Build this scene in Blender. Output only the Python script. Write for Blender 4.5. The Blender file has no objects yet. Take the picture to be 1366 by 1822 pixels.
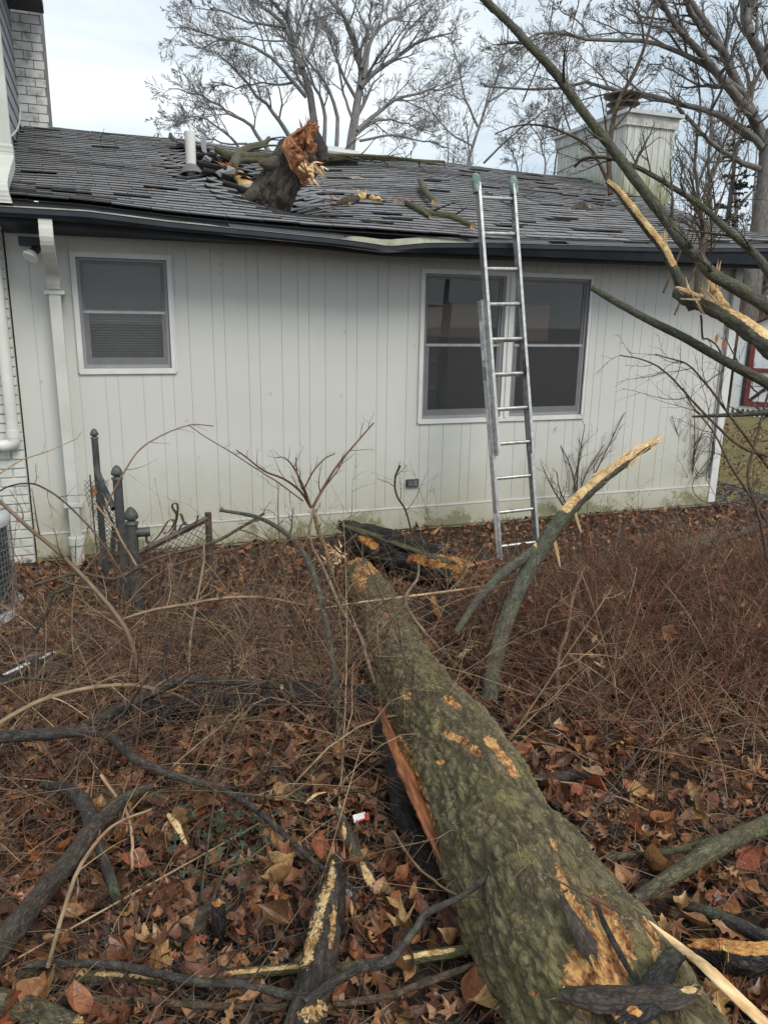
import bpy, math, random
import numpy as np
from mathutils import Matrix, Vector, noise as mnoise
random.seed(7); RNG=np.random.default_rng(11)
S=bpy.context.scene; COL=S.collection
# ---------------------------------------------------------------- camera
W,H,F=1366,1822,1348.1
PITCH,YAW,ROLL=math.radians(14.339),math.radians(69.918),math.radians(.904)
CAM=np.array([0,-6.912,2.1])
FW=np.array([math.cos(YAW)*math.cos(PITCH),math.sin(YAW)*math.cos(PITCH),-math.sin(PITCH)])
_rt=np.array([math.sin(YAW),-math.cos(YAW),0.]);_up=np.cross(_rt,FW)
RT=math.cos(ROLL)*_rt+math.sin(ROLL)*_up; UP=-math.sin(ROLL)*_rt+math.cos(ROLL)*_up
cd=bpy.data.cameras.new('camera');cam=bpy.data.objects.new('camera',cd);COL.objects.link(cam)
cd.sensor_fit='HORIZONTAL';cd.sensor_width=36;cd.lens=36*F/W;cd.clip_start=.05;cd.clip_end=500
cam.matrix_world=Matrix(((RT[0],UP[0],-FW[0],CAM[0]),(RT[1],UP[1],-FW[1],CAM[1]),(RT[2],UP[2],-FW[2],CAM[2]),(0,0,0,1)))
S.camera=cam
# ---------------------------------------------------------------- light: overcast day
SUN_EL,SUN_AZ=math.radians(48),math.radians(285)      # direction the light comes from (from +X, counter-clockwise)
w=bpy.data.worlds.new('World');S.world=w;w.use_nodes=True;nt=w.node_tree;nt.nodes.clear()
def nn(t,k,**kw):
    n=t.nodes.new(k)
    for a,b in kw.items():
        if a in n.inputs: n.inputs[a].default_value=b
        else: setattr(n,a,b)
    return n
out=nn(nt,'ShaderNodeOutputWorld');bg=nn(nt,'ShaderNodeBackground',Strength=.1)
sky=nn(nt,'ShaderNodeTexSky',sky_type='NISHITA',sun_disc=False,sun_elevation=SUN_EL,sun_rotation=math.pi/2-SUN_AZ)
tc=nn(nt,'ShaderNodeTexCoord');mp=nn(nt,'ShaderNodeMapping');mp.inputs['Scale'].default_value=(1,1,3.2)
nz=nn(nt,'ShaderNodeTexNoise',Scale=2.3,Detail=6.,Roughness=.55,Distortion=.4)
cr=nn(nt,'ShaderNodeValToRGB');cr.color_ramp.elements[0].position=.38;cr.color_ramp.elements[0].color=(4.3,5.1,5.75,1)
cr.color_ramp.elements[1].position=.62;cr.color_ramp.elements[1].color=(7.6,8.0,8.2,1)
mx=nn(nt,'ShaderNodeMix',data_type='RGBA');mx.inputs[0].default_value=.9
nt.links.new(tc.outputs['Generated'],mp.inputs[0]);nt.links.new(mp.outputs[0],nz.inputs['Vector'])
nt.links.new(nz.outputs[0],cr.inputs[0]);nt.links.new(sky.outputs[0],mx.inputs[6]);nt.links.new(cr.outputs[0],mx.inputs[7])
nt.links.new(mx.outputs[2],bg.inputs[0]);nt.links.new(bg.outputs[0],out.inputs[0])
sl=bpy.data.lights.new('sun','SUN');sl.energy=1.5;sl.angle=math.radians(25);sl.color=(1,.95,.87)
so=bpy.data.objects.new('sun',sl);COL.objects.link(so)
sd=Vector((math.cos(SUN_EL)*math.cos(SUN_AZ),math.cos(SUN_EL)*math.sin(SUN_AZ),math.sin(SUN_EL)))
so.rotation_euler=sd.to_track_quat('Z','Y').to_euler()
vs=S.view_settings;vs.view_transform='Standard';vs.look='None';vs.exposure=0.6;vs.gamma=1
S.cycles.max_bounces=6;S.cycles.transparent_max_bounces=8
# ---------------------------------------------------------------- helpers
def ray(x,y):
    d=FW*F+RT*(x-W/2)+UP*(H/2-y);return d/np.linalg.norm(d)
def atY(x,y,Y):
    d=ray(x,y);return CAM+d*(Y-CAM[1])/d[1]
def dist(P): return (np.asarray(P)-CAM)@FW
def gbase(y):
    y=np.asarray(y,float);t=np.clip((-1.4-y)/4.4,0,1);return .47*t*t*(3-2*t)*.55+.47*t*.45
def gh(x,y):
    x=np.asarray(x,float);y=np.asarray(y,float)
    f=np.clip((-y-.3)/1.2,0,1)
    b=.022*np.sin(x*2.3+1.1*np.sin(y*1.7))+.02*np.sin(y*3.1+x*1.3)+.01*np.sin(x*7.1+y*5.3)+.007*np.sin(y*11+x*4)
    return gbase(y)+b*f-.05*np.clip((x-5.5)/3,0,1)
def atG(x,y,h=0.):
    d=ray(x,y);z=.2
    for _ in range(30):
        P=CAM+d*(z-CAM[2])/d[2];z=float(gh(P[0],P[1]))+h
    return P
def norm(v): return v/np.maximum(np.linalg.norm(v,axis=-1,keepdims=True),1e-9)
def tag(o,label=None,cat=None,group=None,kind=None):
    if label:o['label']=label
    if cat:o['category']=cat
    if group:o['group']=group
    if kind:o['kind']=kind
    return o
def empty(name,loc=(0,0,0),label=None,cat=None,group=None):
    o=bpy.data.objects.new(name,None);o.location=loc;o.empty_display_size=.1;COL.objects.link(o);return tag(o,label,cat,group)
class MB:
    def __init__(s): s.v=[];s.f=[];s.a={};s.n=0;s.mi=[]
    def add(s,V,Fc,mi=0,**attr):
        V=np.asarray(V,float).reshape(-1,3);s.v.append(V)
        Fc=np.asarray(Fc,int);
        if Fc.size: s.f.append(Fc+s.n);s.mi.append(np.full(len(Fc),mi))
        for k in set(list(attr)+list(s.a)):
            if k not in s.a:
                d=np.asarray(attr[k]).ndim;s.a[k]=[np.zeros((s.n,3) if d==2 else s.n)]if s.n else []
            if k in attr: s.a[k].append(np.asarray(attr[k],float))
            else:
                d=s.a[k][0].ndim;s.a[k].append(np.zeros((len(V),3) if d==2 else len(V)))
        s.n+=len(V);return s
    def mesh(s,name,mats,smooth=False):
        m=bpy.data.meshes.new(name);V=np.concatenate(s.v);m.vertices.add(len(V));m.vertices.foreach_set('co',V.ravel().astype('f'))
        cnt=np.concatenate([np.full(len(f),f.shape[1]) for f in s.f]);idx=np.concatenate([f.ravel() for f in s.f])
        m.loops.add(len(idx));m.loops.foreach_set('vertex_index',idx.astype('i'))
        m.polygons.add(len(cnt));st=np.concatenate([[0],np.cumsum(cnt)[:-1]]);m.polygons.foreach_set('loop_start',st.astype('i'))
        m.polygons.foreach_set('material_index',np.concatenate(s.mi).astype('i'))
        m.polygons.foreach_set('use_smooth',np.full(len(cnt),bool(smooth)))
        for k,l in s.a.items():
            A=np.concatenate(l)
            if A.ndim==2: at=m.attributes.new(k,'FLOAT_VECTOR','POINT');at.data.foreach_set('vector',A.ravel().astype('f'))
            else: at=m.attributes.new(k,'FLOAT','POINT');at.data.foreach_set('value',A.astype('f'))
        for x in (mats if isinstance(mats,(list,tuple)) else [mats]): m.materials.append(x)
        m.update(calc_edges=True);m.validate();return m
    def build(s,name,mats,parent=None,smooth=False,loc=None):
        o=bpy.data.objects.new(name,s.mesh(name,mats,smooth));COL.objects.link(o)
        if parent is not None:o.parent=parent
        if loc is not None:o.location=loc
        return o
    def box(s,x0,x1,y0,y1,z0,z1,mi=0,**a):
        V=[(x,y,z) for x in (x0,x1) for y in (y0,y1) for z in (z0,z1)]
        return s.add(V,[(0,1,3,2),(4,6,7,5),(0,4,5,1),(2,3,7,6),(0,2,6,4),(1,5,7,3)],mi,**a)
    def obox(s,c,ax,ay,az,hx,hy,hz,mi=0,jit=0):
        c=np.array(c);ax,ay,az=[norm(np.array(q,float)) for q in (ax,ay,az)]
        V=[c+ax*hx*i+ay*hy*j+az*hz*k+(RNG.normal(0,jit,3) if jit else 0) for i in (-1,1) for j in (-1,1) for k in (-1,1)]
        return s.add(V,[(0,1,3,2),(4,6,7,5),(0,4,5,1),(2,3,7,6),(0,2,6,4),(1,5,7,3)],mi)
    def tubes(s,P,R,k=3,mi=0,cap=False,m=None):
        P=np.asarray(P,float);R=np.asarray(R,float)
        if P.ndim==2:P=P[None];R=R[None]
        M,N,_=P.shape;T=norm(np.gradient(P,axis=1));ref=np.zeros((M,1,3));ov=norm(P[:,-1]-P[:,0]);j=np.argmin(np.abs(ov),axis=1)
        ref[np.arange(M),0,j]=1
        A=norm(np.cross(T,np.broadcast_to(ref,T.shape)));B=np.cross(T,A)
        th=np.arange(k)*2*np.pi/k;c=np.cos(th)[None,None,:,None];sn=np.sin(th)[None,None,:,None]
        Vv=P[:,:,None]+(A[:,:,None]*c+B[:,:,None]*sn)*R[:,:,None,None]
        L=np.concatenate([np.zeros((M,1)),np.cumsum(np.linalg.norm(np.diff(P,axis=1),axis=-1),axis=1)],1)
        sd=RNG.uniform(0,20,(M,1,1))
        bc=np.stack([np.broadcast_to(np.cos(th)*1.,(M,N,k))*R[:,:,None]+sd,np.broadcast_to(np.sin(th)*1.,(M,N,k))*R[:,:,None],np.broadcast_to(L[:,:,None]*.35,(M,N,k))],-1)
        base=(np.arange(M)*N*k)[:,None,None];i=np.arange(N-1)[None,:,None]*k;jj=np.arange(k)[None,None];j2=(jj+1)%k
        Fq=np.stack([base+i+jj,base+i+j2,base+i+k+j2,base+i+k+jj],-1).reshape(-1,4)
        at=dict(bc=bc.reshape(-1,3))
        if m is not None: at['m']=np.asarray(m).reshape(-1)
        s.add(Vv.reshape(-1,3),Fq,mi,**at)
        if cap:
            for q in range(M):
                for e,rev in ((0,True),(N-1,False)):
                    ring=Vv[q,e];ce=P[q,e];V=np.concatenate([ring,[ce]]);f=[(a,(a+1)%k,k) for a in range(k)]
                    if not rev: pass
                    else: f=[(b,a,c2) for a,b,c2 in f]
                    s.add(V,f,mi,bc=V*1.,m=np.ones(k+1)*(1. if cap==2 else 0.))
        return s
def resamp(P,n,val=None):
    P=np.asarray(P,float);K=len(P)
    if K<3:
        t=np.linspace(0,1,n)[:,None];Q=P[0]*(1-t)+P[-1]*t
    else:
        E=np.vstack([2*P[0]-P[1],P,2*P[-1]-P[-2]]);u=np.linspace(0,K-1-1e-6,n);i=u.astype(int);t=(u-i)[:,None]
        a,b,c,d=E[i],E[i+1],E[i+2],E[i+3];Q=.5*((2*b)+(c-a)*t+(2*a-5*b+4*c-d)*t*t+(3*b-a-3*c+d)*t**3)
    return Q
def sprout(P,R,nc,lenf,ang,rf=.55,up=.0,t0=.2,N=5,wob=.12,rmin=.0015,curl=0.):
    P=np.asarray(P);M,K,_=P.shape;L=np.linalg.norm(np.diff(P,axis=1),axis=-1).sum(1)
    t=(t0+(1-t0)*(np.arange(nc)[None]+RNG.random((M,nc)))/nc)*(K-1);t=np.minimum(t,K-1.001);i=t.astype(int);fr=(t-i)[...,None]
    mi=np.arange(M)[:,None];p=P[mi,i]*(1-fr)+P[mi,i+1]*fr;T=norm(P[mi,i+1]-P[mi,i]);r=R[mi,i]
    q=norm(np.cross(T,RNG.normal(size=T.shape)));a=ang*RNG.uniform(.7,1.3,(M,nc,1))
    d=norm(T*np.cos(a)+q*np.sin(a)+np.array([0,0,up]))
    ln=lenf*L[:,None]*(1.15-.7*(t/(K-1)))*RNG.uniform(.6,1.3,(M,nc))
    s=np.linspace(0,1,N);w1=norm(np.cross(d,RNG.normal(size=d.shape)));w2=RNG.normal(size=d.shape)*wob
    X=p[:,:,None]+ln[:,:,None,None]*(d[:,:,None]*s[:,None]+w2[:,:,None]*(s**2)[:,None]+w1[:,:,None]*(np.sin(s*5)*wob*.35)[:,None]+np.array([0,0,curl])*(s**2)[:,None])
    r0=np.maximum(r*rf,rmin*1.3);RR=r0[:,:,None]*(1-.75*s)+0*ln[:,:,None];RR=np.maximum(RR,rmin*.6)
    return X.reshape(-1,N,3),RR.reshape(-1,N)
# ---------------------------------------------------------------- materials
def newmat(name):
    m=bpy.data.materials.new(name);m.use_nodes=True;t=m.node_tree;return m,t,t.nodes['Principled BSDF']
def ramp(t,src,stops,interp='LINEAR'):
    r=nn(t,'ShaderNodeValToRGB');r.color_ramp.interpolation=interp;e=r.color_ramp.elements
    while len(e)<len(stops): e.new(.5)
    for a,(p,c) in zip(e,stops): a.position=p;a.color=(*c,1) if len(c)==3 else c
    t.links.new(src,r.inputs[0]);return r.outputs[0]
def noise(t,vec,scale,detail=5,rough=.6,dist=0.):
    n=nn(t,'ShaderNodeTexNoise',Scale=float(scale),Detail=float(detail),Roughness=rough,Distortion=dist)
    if vec is not None:t.links.new(vec,n.inputs['Vector'])
    return n.outputs[0]
def mix(t,f,a,b,bt='MIX'):
    m=nn(t,'ShaderNodeMix',data_type='RGBA',blend_type=bt)
    for i,x in ((0,f),(6,a),(7,b)):
        if isinstance(x,(int,float)): m.inputs[i].default_value=x
        elif isinstance(x,tuple): m.inputs[i].default_value=(*x,1)
        else: t.links.new(x,m.inputs[i])
    return m.outputs[2]
def math_(t,op,a,b=0.,c=0.):
    m=nn(t,'ShaderNodeMath',operation=op)
    for i,x in enumerate((a,b,c)):
        if isinstance(x,(int,float)): m.inputs[i].default_value=x
        else: t.links.new(x,m.inputs[i])
    return m.outputs[0]
def bump(t,b,h,strength=.5,distance=.01):
    n=nn(t,'ShaderNodeBump',Strength=strength,Distance=distance);t.links.new(h,n.inputs['Height']);t.links.new(n.outputs[0],b.inputs['Normal'])
def coords(t,kind='Object',scale=(1,1,1)):
    if kind=='bc': a=nn(t,'ShaderNodeAttribute',attribute_name='bc').outputs['Vector']
    elif kind=='World': a=nn(t,'ShaderNodeNewGeometry').outputs['Position']
    else: a=nn(t,'ShaderNodeTexCoord').outputs[kind]
    if scale!=(1,1,1):
        m=nn(t,'ShaderNodeMapping');m.inputs['Scale'].default_value=scale;t.links.new(a,m.inputs[0]);a=m.outputs[0]
    return a
def simple(name,cols,scale=8,rough=.6,bs=.3,bd=.004,coord='Object',cs=(1,1,1),metal=0.,detail=6,isl=0.,bscale=None,spec=.5):
    m,t,b=newmat(name);v=coords(t,coord,cs);n=noise(t,v,scale,detail)
    n_=len(cols);c=ramp(t,n,[(.3+.4*i/max(1,n_-1),cols[i]) for i in range(n_)])
    if isl:
        r=nn(t,'ShaderNodeNewGeometry').outputs['Random Per Island'];r2=nn(t,'ShaderNodeObjectInfo').outputs['Random']
        s_=math_(t,'FRACT',math_(t,'ADD',r,r2));k=math_(t,'MULTIPLY_ADD',s_,isl,1-isl/2)
        h=nn(t,'ShaderNodeVectorMath',operation='SCALE');t.links.new(c,h.inputs[0]);t.links.new(k,h.inputs['Scale']);c=h.outputs[0]
    t.links.new(c,b.inputs['Base Color']);b.inputs['Roughness'].default_value=rough;b.inputs['Metallic'].default_value=metal
    b.inputs['Specular IOR Level'].default_value=spec
    if bs: bump(t,b,noise(t,v,bscale or scale*4,5),bs,bd)
    return m
def barkmat(name,cols,moss=(.09,.11,.045),mossamt=.35,wood=((.32,.15,.06),(.55,.33,.14)),lich=(.25,.28,.2),sc=1.,rough=.75,fiber=True):
    m,t,b=newmat(name);v=coords(t,'bc');wv=coords(t,'World')
    n1=noise(t,v,60*sc,6,.65);n2=noise(t,wv,9,4,.6)
    c=ramp(t,n1,[(.3,cols[0]),(.5,cols[1]),(.7,cols[2])])
    vo=nn(t,'ShaderNodeTexVoronoi',feature='DISTANCE_TO_EDGE',Scale=80*sc)
    wn_=nn(t,'ShaderNodeTexNoise',Scale=35.*sc,Detail=4.,Roughness=.7);t.links.new(v,wn_.inputs['Vector']);wv_=nn(t,'ShaderNodeVectorMath',operation='MULTIPLY_ADD');t.links.new(wn_.outputs['Color'],wv_.inputs[0]);wv_.inputs[1].default_value=(.035/sc,)*3;t.links.new(v,wv_.inputs[2]);t.links.new(wv_.outputs[0],vo.inputs['Vector'])
    ck=math_(t,'MULTIPLY',ramp(t,vo.outputs[0],[(0,(1,1,1)),(.1,(0,0,0))]),ramp(t,noise(t,v,14,3),[(.35,(.25,.25,.25)),(.6,(1,1,1))]))
    c=mix(t,math_(t,'MULTIPLY',ck,.85),c,tuple(x*.4 for x in cols[0]))
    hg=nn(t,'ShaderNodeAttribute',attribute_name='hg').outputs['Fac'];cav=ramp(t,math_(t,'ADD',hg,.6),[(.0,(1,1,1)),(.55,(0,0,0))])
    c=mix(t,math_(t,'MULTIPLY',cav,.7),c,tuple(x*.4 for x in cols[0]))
    if mossamt:
        mk=ramp(t,n2,[(.62-.3*mossamt,(0,0,0)),(.75-.2*mossamt,(1,1,1))]);mk2=ramp(t,noise(t,wv,70,4,.7),[(.4,(0,0,0)),(.6,(1,1,1))])
        c=mix(t,math_(t,'MULTIPLY',math_(t,'MULTIPLY',mk,mk2),math_(t,'SUBTRACT',1.,math_(t,'MULTIPLY',cav,.5))),c,moss)
        lk=ramp(t,noise(t,wv,95,4,.6),[(.58,(0,0,0)),(.68,(1,1,1))]);c=mix(t,math_(t,'MULTIPLY',math_(t,'MULTIPLY',lk,ramp(t,noise(t,wv,12,3),[(.45,(.1,.1,.1)),(.65,(1,1,1))])),mossamt*1.3),c,lich)
    wn=math_(t,'ADD',math_(t,'MULTIPLY',noise(t,v,120*sc,5,.7),.5),math_(t,'MULTIPLY',noise(t,wv,14,4,.6),.5));wc=ramp(t,wn,[(.38,tuple(x*.35 for x in wood[0])),(.45,wood[0]),(.56,wood[1])])
    am=nn(t,'ShaderNodeAttribute',attribute_name='m').outputs['Fac']
    mm=ramp(t,math_(t,'ADD',am,math_(t,'MULTIPLY',math_(t,'SUBTRACT',noise(t,wv,55,6,.75),.5),1.9)),[(.45,(0,0,0)),(.55,(1,1,1))])
    c=mix(t,mm,c,wc)
    t.links.new(c,b.inputs['Base Color']);b.inputs['Roughness'].default_value=rough;b.inputs['Specular IOR Level'].default_value=.35
    h=math_(t,'ADD',math_(t,'MULTIPLY',n1,.6),math_(t,'MINIMUM',math_(t,'MULTIPLY',vo.outputs[0],3.),.6));bump(t,b,h,.7,.006)
    return m
MAT={}
MAT['twig_red']=simple('twig_red',[(.06,.03,.02),(.13,.065,.04),(.2,.11,.07)],30,.5,.2,.001,'bc',isl=.9)
MAT['twig_tan']=simple('twig_tan',[(.12,.075,.04),(.24,.16,.09),(.38,.27,.16)],25,.55,.2,.001,'bc',isl=.9)
MAT['twig_rust']=simple('twig_rust',[(.03,.013,.008),(.12,.045,.024),(.27,.12,.065)],20,.6,0,.001,'bc',isl=1.0)
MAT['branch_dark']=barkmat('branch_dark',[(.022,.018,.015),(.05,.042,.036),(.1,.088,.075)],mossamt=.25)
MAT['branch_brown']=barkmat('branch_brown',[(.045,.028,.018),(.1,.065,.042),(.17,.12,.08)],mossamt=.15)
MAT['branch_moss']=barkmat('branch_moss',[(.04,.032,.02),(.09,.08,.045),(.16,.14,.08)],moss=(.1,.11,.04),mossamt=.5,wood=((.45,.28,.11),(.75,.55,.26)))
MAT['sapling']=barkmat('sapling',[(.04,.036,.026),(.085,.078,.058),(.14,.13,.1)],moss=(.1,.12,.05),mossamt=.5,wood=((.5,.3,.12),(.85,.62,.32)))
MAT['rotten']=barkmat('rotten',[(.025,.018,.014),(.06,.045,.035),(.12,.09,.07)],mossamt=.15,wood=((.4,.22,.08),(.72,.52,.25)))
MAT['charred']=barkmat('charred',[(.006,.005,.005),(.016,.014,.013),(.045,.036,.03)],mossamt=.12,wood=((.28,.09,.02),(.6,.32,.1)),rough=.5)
MAT['hazed_bark']=simple('hazed_bark',[(.12,.117,.117),(.19,.184,.18),(.27,.262,.255)],12,.9,0,.01,'bc')  # bark colour paled to stand in for haze over the far trees
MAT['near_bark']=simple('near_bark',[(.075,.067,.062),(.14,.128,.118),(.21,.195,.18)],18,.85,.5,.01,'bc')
MAT['fresh_wood']=simple('fresh_wood',[(.5,.29,.12),(.72,.5,.25),(.85,.68,.42)],60,.6,.3,.002,'bc',isl=.3)
MAT['orange_wood']=simple('orange_wood',[(.13,.045,.02),(.34,.145,.065),(.56,.3,.15)],14,.8,.9,.012,isl=.4,bscale=30)
MAT['heart']=simple('heart',[(.05,.018,.01),(.2,.065,.02),(.42,.17,.055)],38,.5,.8,.006,'bc',cs=(1,1,.3))
# painted siding: rough sawn grain, green-yellow dirt near the ground
def siding(name,col,dirt=True):
    m,t,b=newmat(name);wv=coords(t,'World');g=coords(t,'World',(2,2,60));n=noise(t,g,3,6,.7)
    c=mix(t,ramp(t,noise(t,wv,1.3,4),[(.3,(0,0,0)),(.7,(1,1,1))]),tuple(x*.93 for x in col),col)
    c=mix(t,math_(t,'MULTIPLY',n,.12),c,(.3,.3,.27))
    vo=nn(t,'ShaderNodeTexVoronoi',Scale=3.3,Randomness=1.);t.links.new(coords(t,'World',(1,.05,1)),vo.inputs['Vector'])
    kn=ramp(t,vo.outputs['Distance'],[(.0,(0,0,0)),(.035,(.6,.6,.6)),(.05,(1,1,1)),(.06,(0,0,0))]);c=mix(t,math_(t,'MULTIPLY',kn,.45),c,(.3,.29,.25))
    if dirt:
        sx=nn(t,'ShaderNodeSeparateXYZ');t.links.new(wv,sx.inputs[0]);z=sx.outputs[2]
        k=math_(t,'ADD',z,math_(t,'MULTIPLY',math_(t,'SUBTRACT',noise(t,wv,2.2,5,.65),.5),1.1))
        d=ramp(t,k,[(.0,(.75,.75,.75)),(.35,(.4,.4,.4)),(.9,(0,0,0))]);c=mix(t,d,c,(.40,.38,.25))
        d2=ramp(t,math_(t,'ADD',z,math_(t,'MULTIPLY',math_(t,'SUBTRACT',noise(t,wv,3.2,6,.7),.5),1.6)),[(-.0,(.8,.8,.8)),(.12,(0,0,0))]);c=mix(t,d2,c,(.2,.2,.1))
    t.links.new(c,b.inputs['Base Color']);b.inputs['Roughness'].default_value=.7
    h=math_(t,'ADD',n,math_(t,'MULTIPLY',kn,.5));bump(t,b,h,.35,.002);return m
MAT['siding']=siding('siding',(.615,.62,.575));MAT['chase_siding']=None
def chase():
    m,t,b=newmat('chase_siding');wv=coords(t,'World');sx=nn(t,'ShaderNodeSeparateXYZ');t.links.new(wv,sx.inputs[0])
    n=noise(t,coords(t,'World',(4,4,.6)),5,6,.65);c=ramp(t,n,[(.3,(.36,.37,.32)),(.6,(.56,.57,.52))])
    k=math_(t,'ADD',sx.outputs[2],math_(t,'MULTIPLY',math_(t,'SUBTRACT',n,.5),-2.2));d=ramp(t,math_(t,'SUBTRACT',k,3.6),[(.2,(.95,.95,.95)),(.75,(0,0,0))])
    c=mix(t,d,c,(.2,.22,.09));t.links.new(c,b.inputs['Base Color']);b.inputs['Roughness'].default_value=.8;bump(t,b,n,.4,.004);return m
MAT['chase_siding']=chase()
MAT['trim_white']=simple('trim_white',[(.6,.6,.57),(.72,.72,.7)],5,.5,.1,.001,'World')
MAT['trim_dirty']=simple('trim_dirty',[(.22,.21,.19),(.42,.42,.39),(.6,.6,.57)],9,.6,.3,.002,'World')
MAT['sash']=simple('sash',[(.24,.24,.25),(.31,.31,.32)],6,.5,0)
MAT['gutter_black']=simple('gutter_black',[(.02,.024,.03),(.034,.04,.048)],5,.5,.1,.002,'World',spec=.2)
MAT['gutter_in']=simple('gutter_in',[(.2,.19,.13),(.36,.36,.26),(.5,.5,.4)],7,.6,.1,.002,'World')
MAT['lip']=simple('lip',[(.3,.3,.3),(.5,.5,.49)],8,.4,0,metal=.3)
MAT['guard']=simple('guard',[(.1,.1,.1),(.17,.17,.17)],40,.5,.6,.003,'World')
MAT['deck']=simple('deck',[(.02,.018,.017),(.045,.04,.037)],9,.9,.3,.004)
MAT['butt']=simple('butt',[(.02,.02,.021),(.05,.05,.052)],30,.9,0)
MAT['deckwood']=simple('deckwood',[(.12,.09,.06),(.25,.2,.14)],9,.9,.3,.004)
MAT['shingle']=simple('shingle',[(.11,.11,.114),(.195,.195,.2),(.3,.3,.3)],160,.6,.9,.004,'World',isl=.42,detail=3,bscale=300)
MAT['paint_brick']=simple('paint_brick',[(.5,.51,.46),(.62,.63,.58),(.68,.69,.64)],9,.65,.5,.006,'World')
MAT['old_brick']=simple('old_brick',[(.3,.28,.26),(.66,.66,.63),(.76,.76,.74)],7,.8,.6,.008,'World')
MAT['mortar']=simple('mortar',[(.44,.44,.4),(.55,.55,.51)],14,.9,.5,.004,'World')
MAT['mortar_dark']=simple('mortar_dark',[(.08,.07,.065),(.3,.29,.27)],9,.9,.5,.004,'World')
MAT['pvc']=simple('pvc',[(.62,.62,.56),(.74,.73,.68)],4,.35,0)
MAT['downspout']=simple('downspout',[(.48,.49,.43),(.62,.62,.57)],4,.5,.1,.001,'World')
MAT['alu']=simple('alu',[(.3,.3,.29),(.46,.46,.45),(.6,.6,.58)],22,.42,.15,.001,metal=.75)
MAT['teal']=simple('teal',[(.08,.15,.14),(.13,.21,.19),(.33,.34,.27)],14,.7,.2,.002)
MAT['iron']=simple('iron',[(.028,.032,.03),(.06,.066,.06),(.1,.105,.09)],14,.55,.3,.002,'World')
MAT['iron_rust']=simple('iron_rust',[(.04,.03,.025),(.075,.055,.045),(.13,.08,.05)],14,.6,.3,.002,'World')
MAT['black_plastic']=simple('black_plastic',[(.012,.013,.014),(.03,.031,.033)],10,.35,.2,.003)
MAT['steel']=simple('steel',[(.16,.16,.16),(.3,.3,.3)],14,.5,.2,.002,metal=.6)
MAT['ac_green']=simple('ac_green',[(.02,.035,.04),(.045,.06,.065)],10,.5,0)
MAT['ac_wire']=simple('ac_wire',[(.12,.14,.14),(.2,.22,.22)],10,.5,0)
MAT['ac_top']=simple('ac_top',[(.36,.37,.37),(.5,.5,.5)],7,.6,.2,.002)
MAT['room']=simple('room',[(.2,.2,.2),(.26,.26,.25)],2,.9,0)
MAT['tan']=simple('tan',[(.42,.24,.14),(.5,.3,.18)],3,.8,0)
MAT['blind']=simple('blind',[(.68,.67,.56),(.8,.79,.68)],6,.7,0)
MAT['red_paint']=simple('red_paint',[(.15,.03,.033),(.22,.05,.052)],8,.6,.2,.002)
MAT['shed_white']=simple('shed_white',[(.68,.71,.76),(.8,.82,.86)],4,.6,.1,.002)
MAT['black_paint']=simple('black_paint',[(.02,.02,.022),(.04,.04,.042)],8,.5,0)
MAT['white_scrap']=simple('white_scrap',[(.72,.72,.72),(.8,.8,.8)],8,.5,0)
MAT['red_scrap']=simple('red_scrap',[(.55,.03,.03),(.6,.05,.05)],8,.5,0)
MAT['yellow_scrap']=simple('yellow_scrap',[(.75,.65,.05),(.8,.7,.08)],8,.5,0)
MAT['needles']=simple('needles',[(.035,.045,.03),(.065,.075,.05),(.1,.105,.075)],3,.8,0,isl=.7)
MAT['moss_green']=simple('moss_green',[(.08,.1,.02),(.16,.18,.05)],30,.9,.4,.01)
MAT['hatch']=simple('hatch',[(.42,.44,.44),(.55,.57,.57)],6,.4,.1,.002)
MAT['foundation']=simple('foundation',[(.07,.05,.035),(.13,.095,.07)],9,.9,.4,.004,'World')
def glass():
    m,t,b=newmat('window_glass');t.nodes.remove(b);o=t.nodes['Material Output']
    tr=nn(t,'ShaderNodeBsdfTransparent');tr.inputs[0].default_value=(.86,.88,.89,1);gl=nn(t,'ShaderNodeBsdfGlossy',Roughness=.02);fr=nn(t,'ShaderNodeFresnel',IOR=1.5)
    k=math_(t,'MULTIPLY_ADD',fr.outputs[0],1.0,.02);ms=nn(t,'ShaderNodeMixShader');t.links.new(k,ms.inputs[0]);t.links.new(tr.outputs[0],ms.inputs[1]);t.links.new(gl.outputs[0],ms.inputs[2]);t.links.new(ms.outputs[0],o.inputs[0]);return m
MAT['glass']=glass()
def screen():
    m,t,b=newmat('insect_screen');o=t.nodes['Material Output'];tr=nn(t,'ShaderNodeBsdfTransparent');ms=nn(t,'ShaderNodeMixShader');ms.inputs[0].default_value=.3
    b.inputs['Base Color'].default_value=(.1,.1,.105,1);b.inputs['Roughness'].default_value=.7;t.links.new(tr.outputs[0],ms.inputs[1]);t.links.new(b.outputs[0],ms.inputs[2]);t.links.new(ms.outputs[0],o.inputs[0]);return m
MAT['screen']=screen()
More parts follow.
